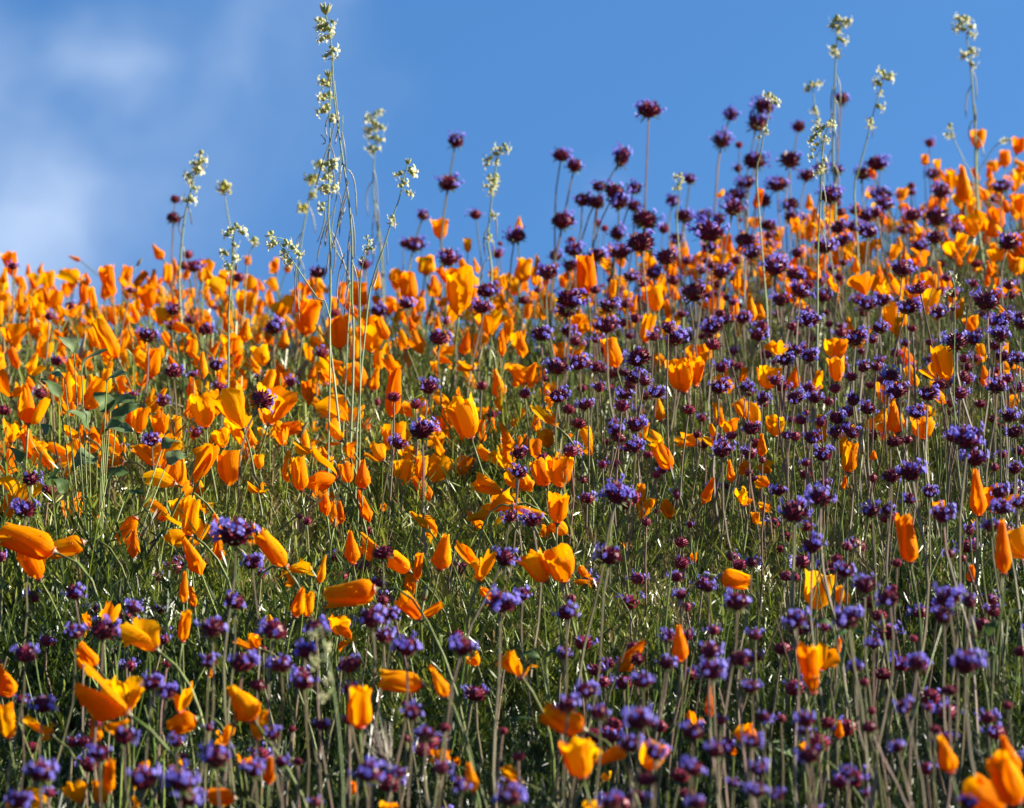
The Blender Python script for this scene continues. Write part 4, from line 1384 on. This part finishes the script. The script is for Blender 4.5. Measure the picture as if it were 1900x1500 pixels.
stalk('arching mustard spray crossing in front of the tallest stalks from the left', 4.3, l10, [(503, 434), (505, 450), (509, 453), (503, 456), (531, 448), (536, 452), (529, 455), (526, 468), (528, 478), (552, 470), (556, 473), (534, 485), (538, 490), (545, 460)],
      [[(540, 475), (547, 520), (545, 590)], [(548, 480), (552, 540), (556, 600)]], size=12.5, thick=.0011, seed=10)
l11 = [(592, 300), (582, 330), (574, 365), (568, 400), (560, 440), (556, 480), (552, 530)]
stalk('blurred mustard stalk with yellowish blooms behind the tallest stalk', 6.4, l11, [(588, 305), (594, 302), (575, 330), (580, 334), (586, 330), (563, 383), (560, 388), (566, 386), (580, 360), (577, 363), (598, 312)], rand_pods(l11, 3, 14, 50, .4), size=14, yellow=True, thick=.0022, seed=11)
l12 = [(681, 442), (684, 455), (676, 480), (671, 500), (668, 540)]
stalk('small mustard sprig in front of burgundy chia heads near the slender stalk', 4.4, l12, [(681, 440), (686, 448), (683, 455), (690, 462), (680, 463), (671, 480)], size=9, thick=.001, seed=12)
l13 = [(932, 272), (922, 300), (916, 340), (911, 380), (907, 420), (905, 455), (912, 500)]
stalk('blurred mustard stalk of pale flowers left of the burgundy chia group, centre', 5.9, l13, [(937, 270), (941, 278), (930, 280), (925, 276), (919, 285), (910, 293), (904, 297), (922, 300), (903, 306), (907, 328), (920, 328), (902, 345), (914, 335), (918, 342), (912, 355), (915, 400), (908, 440)],
      rand_pods(l13, 4, 17, 50, .5), size=13, thick=.0022, seed=13)
l14 = [(1556, 42), (1553, 70), (1551, 110), (1549, 150), (1548, 200), (1546, 250), (1546, 310), (1550, 370)]
stalk('tallest blurred mustard stalk against the sky at upper right', 6.3, l14, [(1548, 38), (1554, 34), (1560, 38), (1543, 48), (1551, 48), (1565, 46), (1571, 42), (1575, 38), (1557, 55), (1560, 73), (1566, 76), (1546, 88), (1550, 94), (1554, 102), (1546, 98)],
      rand_pods(l14, 8, 19, 60, .35), size=13, thick=.0024, seed=14)
l15 = [(1792, 48), (1795, 80), (1800, 110), (1803, 150), (1806, 190), (1809, 230), (1810, 290)]
stalk('tall blurred mustard stalk above the rightmost poppies', 6.6, l15, [(1778, 35), (1785, 33), (1794, 36), (1780, 45), (1776, 52), (1784, 54), (1803, 50), (1800, 62), (1806, 66), (1803, 92), (1806, 97), (1794, 100), (1788, 105), (1804, 120)],
      rand_pods(l15, 5, 21, 55, .4), size=13, thick=.0024, seed=15)
l16 = [(1508, 165), (1511, 190), (1516, 215), (1521, 245), (1526, 280), (1528, 330)]
stalk('blurred mustard sprig just left of the tall upper-right stalk', 6.5, l16, [(1500, 162), (1505, 155), (1512, 158), (1521, 154), (1498, 168), (1511, 203), (1515, 208), (1518, 225)], rand_pods(l16, 2, 22, 40, .5), size=12, thick=.002, seed=16)
l17 = [(1641, 140), (1634, 165), (1626, 190), (1618, 220), (1611, 250), (1603, 280), (1592, 320), (1585, 360)]
stalk('leaning blurred mustard stalk between the two tall ones at upper right', 6.2, l17, [(1636, 133), (1641, 140), (1650, 145), (1653, 140), (1626, 152), (1630, 156), (1634, 172), (1632, 198), (1636, 200), (1614, 222), (1616, 230)], [[(1616, 230), (1620, 240), (1618, 256)]], size=13, thick=.0018, seed=17)
l18 = [(1538, 232), (1530, 255), (1526, 285), (1524, 320), (1523, 360), (1520, 420), (1517, 480)]
stalk('sharp cream-budded mustard stalk in front of a straw chia stem, upper right', 4.9, l18, [(1536, 230), (1541, 227), (1546, 233), (1515, 240), (1520, 247), (1525, 238), (1508, 255), (1513, 250), (1531, 256), (1534, 262), (1504, 262), (1514, 268), (1510, 278), (1505, 292), (1530, 297), (1526, 310), (1522, 318), (1516, 322)],
      rand_pods(l18, 3, 24, 40, .5), size=11, thick=.0015, seed=18)
l19 = [(1263, 328), (1262, 350), (1258, 380), (1256, 420)]
stalk('tiny blurred mustard sprig beside a chia head left of the upper-right group', 5.8, l19, [(1256, 328), (1262, 325), (1266, 333), (1260, 345), (1255, 350)], size=11, thick=.0015, seed=19)
l20 = [(1436, 178), (1430, 200), (1420, 240), (1410, 290), (1404, 340)]
stalk('pale mustard tip peeking out behind the topmost pair of chia heads', 5.4, l20, [(1425, 176), (1432, 180), (1438, 185), (1441, 192), (1420, 235), (1423, 245), (1408, 255)], size=12, thick=.0016, seed=20)
l21 = [(1764, 236), (1768, 252), (1780, 280), (1792, 305), (1806, 335)]
stalk('faint blurred mustard sprig leaning left near the rightmost poppies', 6.9, l21, [(1763, 234), (1757, 250), (1767, 250), (1763, 255)], size=11, thick=.0015, seed=21)
l22 = [(1872, 258), (1858, 262), (1843, 276), (1826, 302), (1815, 335)]
stalk('faint blurred mustard sprig leaning right below the far right poppies', 6.8, l22, [(1874, 260), (1866, 260), (1860, 264)], size=10, thick=.0015, seed=22)
l23 = [(594, 1160), (602, 1200), (612, 1240), (620, 1290), (627, 1345), (632, 1400), (636, 1460), (640, 1540)]
stalk('pale blurred mustard stalk close to the camera, low and left of centre', 2.5, l23, [(592, 1175), (584, 1172), (580, 1178), (606, 1200), (600, 1196), (583, 1222), (588, 1228), (580, 1234), (606, 1262), (612, 1256), (604, 1292), (609, 1286), (600, 1296)],
      [[(602, 1200), (598, 1180), (596, 1160)]], size=12, thick=.0011, seed=23)
l24 = [(1766, 640), (1770, 700), (1771, 760), (1775, 830), (1782, 900)]
stalk('very thin upright mustard stem with tiny flowers at the right edge of the slope', 3.9, [(1763, 508), (1771, 530), (1772, 580)] + l24[1:], [(1762, 508), (1771, 513), (1778, 527), (1758, 545), (1764, 542), (1766, 570)], size=8, thick=.0008, seed=24)
# ------------------------------------------------------------------ broad grey-green leaves, feathery leaves, a grass head
def leaf_mesh(a, b, width, up, wave=.12, lobes=0, n=9, mat=None, origin=Vector((0, 0, 0)), seed=0, fold=.25):
    rs = random.Random(seed)
    a, b = Vector(a) - origin, Vector(b) - origin
    d = b - a
    ln = d.length
    dn = d.normalized()
    side = dn.cross(up).normalized()
    nor = side.cross(dn)
    vv, ff = [], []
    ph = rs.uniform(0, 6)
    m = 5
    for i in range(n + 1):
        t = i / n
        w = width * (math.sin(PI * min(1, t ** .75)) ** .8) * (1 - .15 * t) + width * .03
        if lobes:
            w *= 1 + .22 * math.sin(lobes * t * 2 * PI)
        c = a + dn * ln * t + nor * ln * (.16 * math.sin(PI * t) - .12 * t * t)
        for j in range(m):
            u = -1 + 2 * j / (m - 1)
            e = wave * width * math.sin(9 * t + ph + 2 * u) * abs(u)
            vv.append(c + side * w * u * .5 + nor * (fold * w * abs(u) * .5 + e))
    for i in range(n):
        for j in range(m - 1):
            k = i * m + j
            ff.append((k, k + 1, k + m + 1, k + m))
    return make_mesh('leaf', vv, ff, [mat])


def leafy_plant(label, cat, leaves, z, name='leafy_plant', seed=0, group=None):
    rs = random.Random(seed)
    cx = sum(l_[0] for l_ in leaves) / len(leaves)
    by_ = max(max(l_[1], l_[3]) for l_ in leaves)
    p = at(cx, by_, z)
    foot = Vector((p.x, p.y, gzf(p.x, p.y)))
    root = thing(name, cat, group or 'leafy plants among the flowers', foot)
    root['label'] = label
    for k, (x0, y0, x1, y1, w, mt) in enumerate(leaves):
        zz = z + rs.uniform(-.03, .03)
        a = at(x0, y0, zz)
        b = at(x1, y1, zz + rs.uniform(-.03, .01))
        up = (Vector((0, -.8, .6)) + Vector((rs.uniform(-.3, .3), 0, rs.uniform(-.2, .3)))).normalized()
        link('leaf', leaf_mesh(a, b, w * z / FPX, up, mat=M[mt], origin=foot, seed=seed + k, lobes=0 if w > 30 else 0), root)
        mid = foot.lerp(a, .5) + Vector((0, 0, .01))
        v, f_ = tube_pts([Vector((0, 0, 0)), mid - foot, a - foot], [.0014, .0012, .001], 5)
        link('leaf_stalk', make_mesh('leaf_stalk', v, f_, [M['stem']]), root)
    return root


leafy_plant('broad grey-green leafy plant among poppies at left', 'leafy plant',
            [(137, 655, 107, 622, 20, 'sage'), (152, 700, 191, 644, 24, 'sage'), (198, 712, 238, 690, 24, 'sage'), (200, 762, 178, 728, 42, 'sage'), (215, 790, 256, 745, 40, 'sage'),
             (190, 808, 243, 792, 48, 'sage'), (165, 800, 130, 760, 40, 'sage'), (110, 740, 78, 700, 26, 'sage'), (95, 790, 80, 812, 30, 'sage'), (180, 850, 132, 868, 50, 'sage'),
             (205, 760, 250, 735, 36, 'sage'), (120, 705, 90, 690, 22, 'sage'), (300, 835, 330, 815, 30, 'sage'), (310, 860, 345, 840, 34, 'sage')], 4.05, seed=3)
leafy_plant('dark green basal leaf cluster below the left poppies', 'leafy plant',
            [(95, 900, 110, 870, 34, 'darkleaf'), (120, 915, 100, 885, 30, 'darkleaf'), (200, 885, 240, 875, 30, 'darkleaf'), (40, 860, 20, 830, 22, 'sage'), (230, 930, 262, 910, 24, 'darkleaf')], 4.0, seed=9)
leafy_plant('scalloped green leaf cluster low in the centre', 'leafy plant',
            [(1003, 1222, 960, 1212, 16, 'darkleaf'), (1010, 1222, 1060, 1205, 14, 'darkleaf'), (990, 1335, 930, 1345, 12, 'darkleaf'), (1090, 1330, 1145, 1358, 22, 'darkleaf'),
             (1040, 1400, 1000, 1425, 10, 'sage'), (1130, 1310, 1120, 1345, 18, 'darkleaf')], 3.3, seed=12)
leafy_plant('pale scalloped leaf pair near the bottom right', 'leafy plant',
            [(1470, 1420, 1445, 1385, 22, 'sage'), (1460, 1400, 1440, 1372, 18, 'sage'), (1530, 1355, 1560, 1340, 14, 'darkleaf'), (1500, 1440, 1530, 1410, 16, 'darkleaf')], 2.9, seed=15)
leafy_plant('dark leaf pair under a violet chia head at lower right', 'leafy plant',
            [(1545, 1160, 1508, 1152, 13, 'darkleaf'), (1575, 1172, 1532, 1190, 13, 'darkleaf'), (1580, 1172, 1612, 1185, 13, 'darkleaf'), (1760, 1118, 1790, 1125, 12, 'bract')], 3.0, seed=18)
leafy_plant('bright green leaf sprays at the right edge of the slope', 'leafy plant',
            [(1830, 1180, 1850, 1150, 22, 'darkleaf'), (1850, 1215, 1828, 1200, 20, 'darkleaf'), (1870, 1150, 1893, 1130, 20, 'bract'), (1800, 1330, 1760, 1320, 14, 'darkleaf'), (1870, 1260, 1900, 1270, 22, 'darkleaf')], 3.2, seed=21)

# bristly grass head near the bottom
gp = at(725, 1440, 2.85)
foot = Vector((gp.x, gp.y, gzf(gp.x, gp.y)))
root = thing('grass_head', 'grass', 'bristly grass heads', foot)
root['label'] = 'pale bristly grass head fanning open near the bottom, left of centre'
rs = random.Random(44)
v, f_ = tube_pts([Vector((0, 0, 0)), (gp - foot) * .5 + Vector((.004, 0, 0)), gp - foot], [.0012, .001, .0008], 5)
link('stem', make_mesh('stem', v, f_, [M['stem']]), root)
for k in range(22):
    t = rs.uniform(0, 1)
    a = at(725 - 8 * t, 1440 - 32 * t, 2.85)
    b = at(725 + rs.uniform(-52, 14) - 14 * t, 1440 - rs.uniform(55, 125) - 10 * t, 2.85 + rs.uniform(-.03, .03))
    v, f_ = tube_pts([a - foot, a.lerp(b, .25) - foot, b - foot], [.0007, .0009, .0002], 3)
    link('awn', make_mesh('awn', v, f_, [M['awn']]), root)

# ------------------------------------------------------------------ joined masses
class Mass:
    """collects triangles of many small things that stay one mass"""
    def __init__(self):
        self.V, self.T, self.UV, self.tone, self.mi = [], [], [], [], []
        self.n = 0

    def add(self, V, T, tone, UV=None, mi=None):
        self.V.append(V)
        self.T.append(T + self.n)
        self.n += len(V)
        self.UV.append(UV if UV is not None else np.zeros((len(V), 2)))
        self.tone.append(np.full(len(V), tone) if np.isscalar(tone) else tone)
        self.mi.append(mi if mi is not None else np.zeros(len(T), int))

    def build(self, name, mats, smooth=True, label=None, cat=None):
        me = fast_mesh(name, np.concatenate(self.V), np.concatenate(self.T), mats, np.concatenate(self.mi), smooth, np.concatenate(self.UV), np.concatenate(self.tone))
        o = link(name, me, kind='stuff')
        if label:
            o['label'] = label
        if cat:
            o['category'] = cat
        return o


def quat_mat(q_):
    return np.array(q_.to_matrix())


def stem_tris(foot, p, ax, r, sides, n, rs):
    pts = stem_curve(foot, p, ax, n, rs)
    v, f_ = tube_pts(pts, [r * (1.15 - .3 * k / (n - 1)) for k in range(n)], sides, cap=False)
    t_ = []
    for a, b, c, d in f_:
        t_ += [(a, b, c), (a, c, d)]
    return np.array([tuple(x) for x in v]), np.array(t_)


rs = random.Random(77)
mp_ = Mass()


def far_poppy(p, ax, Lm, Wm, code):
    foot = stem_foot(p, ax, .4, rs)
    V, T_, UV_ = FAR_PETALS[code][rs.randrange(NVAR[code])]
    q_ = ax.to_track_quat('Z', 'Y') @ Quaternion(Vector((0, 0, 1)), rs.uniform(0, 6.28))
    W = (V * np.array([Wm, Wm, Lm])) @ quat_mat(q_).T + np.array(p)
    mp_.add(W, T_, rs.random(), UV_)
    sv, st_ = stem_tris(foot, p, ax, .0016, 3, 5, rs)
    mp_.add(sv, st_, rs.random(), mi=np.ones(len(st_), int))


for (_, c_, bx, by, tx, ty, w, ln, z) in rest_pop:
    ax = axis_from_px(tx - bx, by - ty, rs.uniform(-.1, .3))
    far_poppy(at(bx, by, z), ax, ln * z / FPX, w * z / FPX, c_)


def pop_density(px, py, z):
    """how thickly poppies stand, seen from the photograph: a dense band under the ridge, thinner on the right where chia takes over"""
    if z < 4.2:
        return (.34 if z > 3.75 else .05) if px < 1050 else .05
    left = 1.0 if px < 950 else max(.42, 1 - (px - 950) / 500)
    if px > 1500:
        left = .42 + .5 * min(1, (px - 1500) / 250)
    k = min(1.0, .45 + (z - 4.2) / .9)
    if px > 950 and z < 5.8:
        k *= .45
    if z > 5.8:
        left = max(left, .9)
    return left * k


cnt = 0
tries = 0
while cnt < 1620 and tries < 40000:
    tries += 1
    y = rs.uniform(3.2, 8.6)
    x = rs.uniform(-1, 1) * (.22 * y + .35)
    h = max(.10, rs.gauss(.23, .045))
    p = Vector((x, y, gzf(x, y) + h))
    px, py = to_px(p)
    if rs.random() > pop_density(px, py, p.dot(FWD)):
        continue
    if p.dot(FWD) < 5 and h > .25:
        p.z -= .09
    code = rs.choice('ccccclllllhhkkrrro')
    ax = Vector((rs.gauss(-.08, .34), rs.gauss(0, .25), 1)).normalized()
    if code == 'r':
        ax = Vector((rs.gauss(-.5, .5), rs.gauss(0, .3), .6)).normalized()
    Lm = rs.uniform(.032, .053)
    Wm = Lm * {'c': .42, 'l': .42, 'h': .8, 'o': 1.1, 'k': .6, 'r': .8}[code] * rs.uniform(.85, 1.15)
    far_poppy(p, ax, Lm, Wm, code)
    cnt += 1
mp_.build('distant_poppies', [M['petal_s'], M['stem_s']], True, 'mass of smaller orange poppies filling the field up to the ridge', 'poppies')

mc_ = Mass()


def far_chia(p, ax, W, H, fl):
    foot = stem_foot(p, ax, .4, rs)
    q_ = quat_mat((ax + Vector((0, 0, .5))).normalized().to_track_quat('Z', 'Y') @ Quaternion(Vector((0, 0, 1)), rs.uniform(0, 6.28)))
    k = .44 if fl else .5
    sc_ = np.array([W * k, W * k, max(H, W * .75) * .55])
    V, T_, mi = FAR_BURR[rs.randrange(3)]
    tn = rs.random()
    mc_.add((V * sc_) @ q_.T + np.array(p), T_, tn, mi=mi)
    if fl:
        V, T_, mi = FAR_FLORET[rs.randrange(3)]
        mc_.add((V * sc_) @ q_.T + np.array(p), T_, rs.random(), mi=np.full(len(T_), 2))
    sv, st_ = stem_tris(foot, p, ax, .0017, 3, 5, rs)
    mc_.add(sv, st_, rs.random(), mi=np.full(len(st_), 3))


for a_, z, d_ in rest_chi:
    far_chia(at(d_['x'], d_['y'], z), Vector((0, 0, 1)), d_['w'] * z / FPX, d_['h'] * z / FPX, d_['form'] == 'f')
cnt = 0
tries = 0
while cnt < 680 and tries < 30000:
    tries += 1
    y = rs.uniform(2.6, 7.6)
    x = rs.uniform(-1, 1) * (.2 * y + .3)
    h = max(.08, rs.gauss(.24, .07))
    p = Vector((x, y, gzf(x, y) + h))
    px, py = to_px(p)
    zc = p.dot(FWD)
    d = .9 if px > 1050 else .12
    if zc < 4:
        d = .5 if px > 1000 else .35
        p.z = gzf(x, y) + min(h, .17)
    if py < 480:
        d *= .3
    if rs.random() > d:
        continue
    ax = Vector((rs.gauss(.05, .12), rs.gauss(0, .1), 1)).normalized()
    W = rs.uniform(.018, .032)
    far_chia(p, ax, W, W * rs.uniform(.55, .8), rs.random() < .75)
    cnt += 1
mc_.build('distant_chia', [M['burr_s'], M['bract'], M['floret_s'], M['cstem_s']], False, 'smaller violet chia heads scattered between the larger ones', 'chia')

# ------------------------------------------------------------------ bare stems and thin stalks
ms_ = Mass()
for k in range(1900):
    y = 3.0 + 4.8 * rs.random() ** .9
    x = rs.uniform(-1, 1) * (.2 * y + .3)
    px = 950 + FPX * x / y
    right = px > 1050
    z0_ = gzf(x, y) - .004
    h = rs.uniform(.10, .27) * (1.05 if right else .92)
    foot = Vector((x, y, z0_))
    top = foot + Vector((rs.gauss(.03, .08) * h * 2, rs.gauss(0, .07) * h * 2, h))
    brown = rs.random() < (.38 if right else .08)
    ax = (top - foot).normalized()
    sv, st_ = stem_tris(foot, top, ax, rs.uniform(.0009, .0018) if brown else rs.uniform(.0008, .0015), 3, 5, rs)
    ms_.add(sv, st_, rs.random(), mi=np.full(len(st_), 1 if brown else 0))
ms_.build('stems', [M['stem_s'], M['dry']], True)

# ------------------------------------------------------------------ feathery foliage
def frond(rs, ln, n_leaf, seg=3):
    """one finely cut leaf: a thin arching stalk with narrow leaflets in tufts"""
    V, T_ = [], []
    az = rs.uniform(0, 2 * PI)
    lean = rs.uniform(.05, .75)
    d0 = Vector((math.cos(az) * lean, math.sin(az) * lean, 1)).normalized()
    droop = rs.uniform(-.1, .7)
    pts = []
    for i in range(seg + 1):
        t = i / seg
        pts.append(Vector((d0.x * t + math.cos(az) * droop * t * t * .4, d0.y * t + math.sin(az) * droop * t * t * .4, d0.z * t - droop * .22 * t * t)) * ln)
    s = Vector((-math.sin(az + 1), math.cos(az + 1), .2)).normalized()
    w = .0009
    for i, p in enumerate(pts):
        V += [p - s * w, p + s * w]
    for i in range(seg):
        a = 2 * i
        T_ += [(a, a + 1, a + 3), (a, a + 3, a + 2)]
    for k in range(n_leaf):
        t = rs.uniform(.3, 1.0)
        f_i = t * seg
        i = min(int(f_i), seg - 1)
        p = pts[i].lerp(pts[i + 1], f_i - i)
        dr = Vector((rs.gauss(0, .7), rs.gauss(0, .7), rs.uniform(.1, 1.1))) + d0 * .4
        dr.normalize()
        l_ = rs.uniform(.008, .019)
        sd_ = dr.cross(Vector((rs.uniform(-1, 1), rs.uniform(-1, 1), .3))).normalized() * rs.uniform(.0005, .0009)
        o = len(V)
        m_ = p + dr * l_ * .55
        V += [p, m_ - sd_, m_ + sd_, p + dr * l_]
        T_ += [(o, o + 1, o + 2), (o + 1, o + 3, o + 2)]
    return V, T_


def tuft(seed, n, n_leaf, hgt, seg=3, spread=.03):
    rs = random.Random(seed)
    V, T_, tn = [], [], []
    for k in range(n):
        v, t_ = frond(rs, hgt * rs.uniform(.55, 1.15), n_leaf, seg)
        off = Vector((rs.gauss(0, spread), rs.gauss(0, spread), 0))
        o = len(V)
        V += [tuple(p + off) for p in v]
        T_ += [tuple(i + o for i in q_) for q_ in t_]
        tn += [min(1, max(0, rs.gauss(.5, .24)))] * len(v)
    return np.array(V), np.array(T_), np.array(tn)


NEAR_T = [tuft(100 + k, 28, 24, .13) for k in range(7)]
FAR_T = [tuft(200 + k, 16, 7, .14, 2, .035) for k in range(5)]
mf_ = Mass()
nr = np.random.default_rng(5)


def px_left(x, y):
    return x / y < .03 and y > 3.7


def scatter(protos, n, y0, y1, thin=None):
    for k in range(n):
        y = nr.uniform(y0, y1)
        x = nr.uniform(-1, 1) * (.19 * y + .28)
        a = nr.uniform(0, 2 * PI)
        s = nr.uniform(.75, 1.3) * (1.4 if nr.random() < .18 else 1) * (1.15 if px_left(x, y) else 1)
        px = 950 + FPX * x / y
        if px > 1150:
            s *= .82
        if y < 3.5:
            s *= .72
        V, T_, tn = protos[nr.integers(len(protos))]
        ca, sa = math.cos(a), math.sin(a)
        Rm = np.array([[ca, -sa, 0], [sa, ca, 0], [0, 0, 1]])
        W = (V * s) @ Rm.T + np.array([x, y, gzf(x, y) - .005])
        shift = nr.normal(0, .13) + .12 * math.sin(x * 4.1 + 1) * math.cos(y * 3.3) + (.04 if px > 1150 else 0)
        mf_.add(W, T_, np.clip(tn + shift - max(0, 3.8 - y) * .6 + (.2 if y > 3.8 else 0), 0, 1))  # tone falls towards the camera: shade among the near plants painted into the colour


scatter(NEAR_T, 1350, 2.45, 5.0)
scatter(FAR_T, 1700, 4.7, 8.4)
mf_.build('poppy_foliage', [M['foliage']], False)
print('tris foliage', sum(len(t) for t in mf_.T), 'pop', sum(len(t) for t in mp_.T), 'chia', sum(len(t) for t in mc_.T), 'objects', len(scene.objects), 'POP', len(POP), 'CHI', len(CHI))
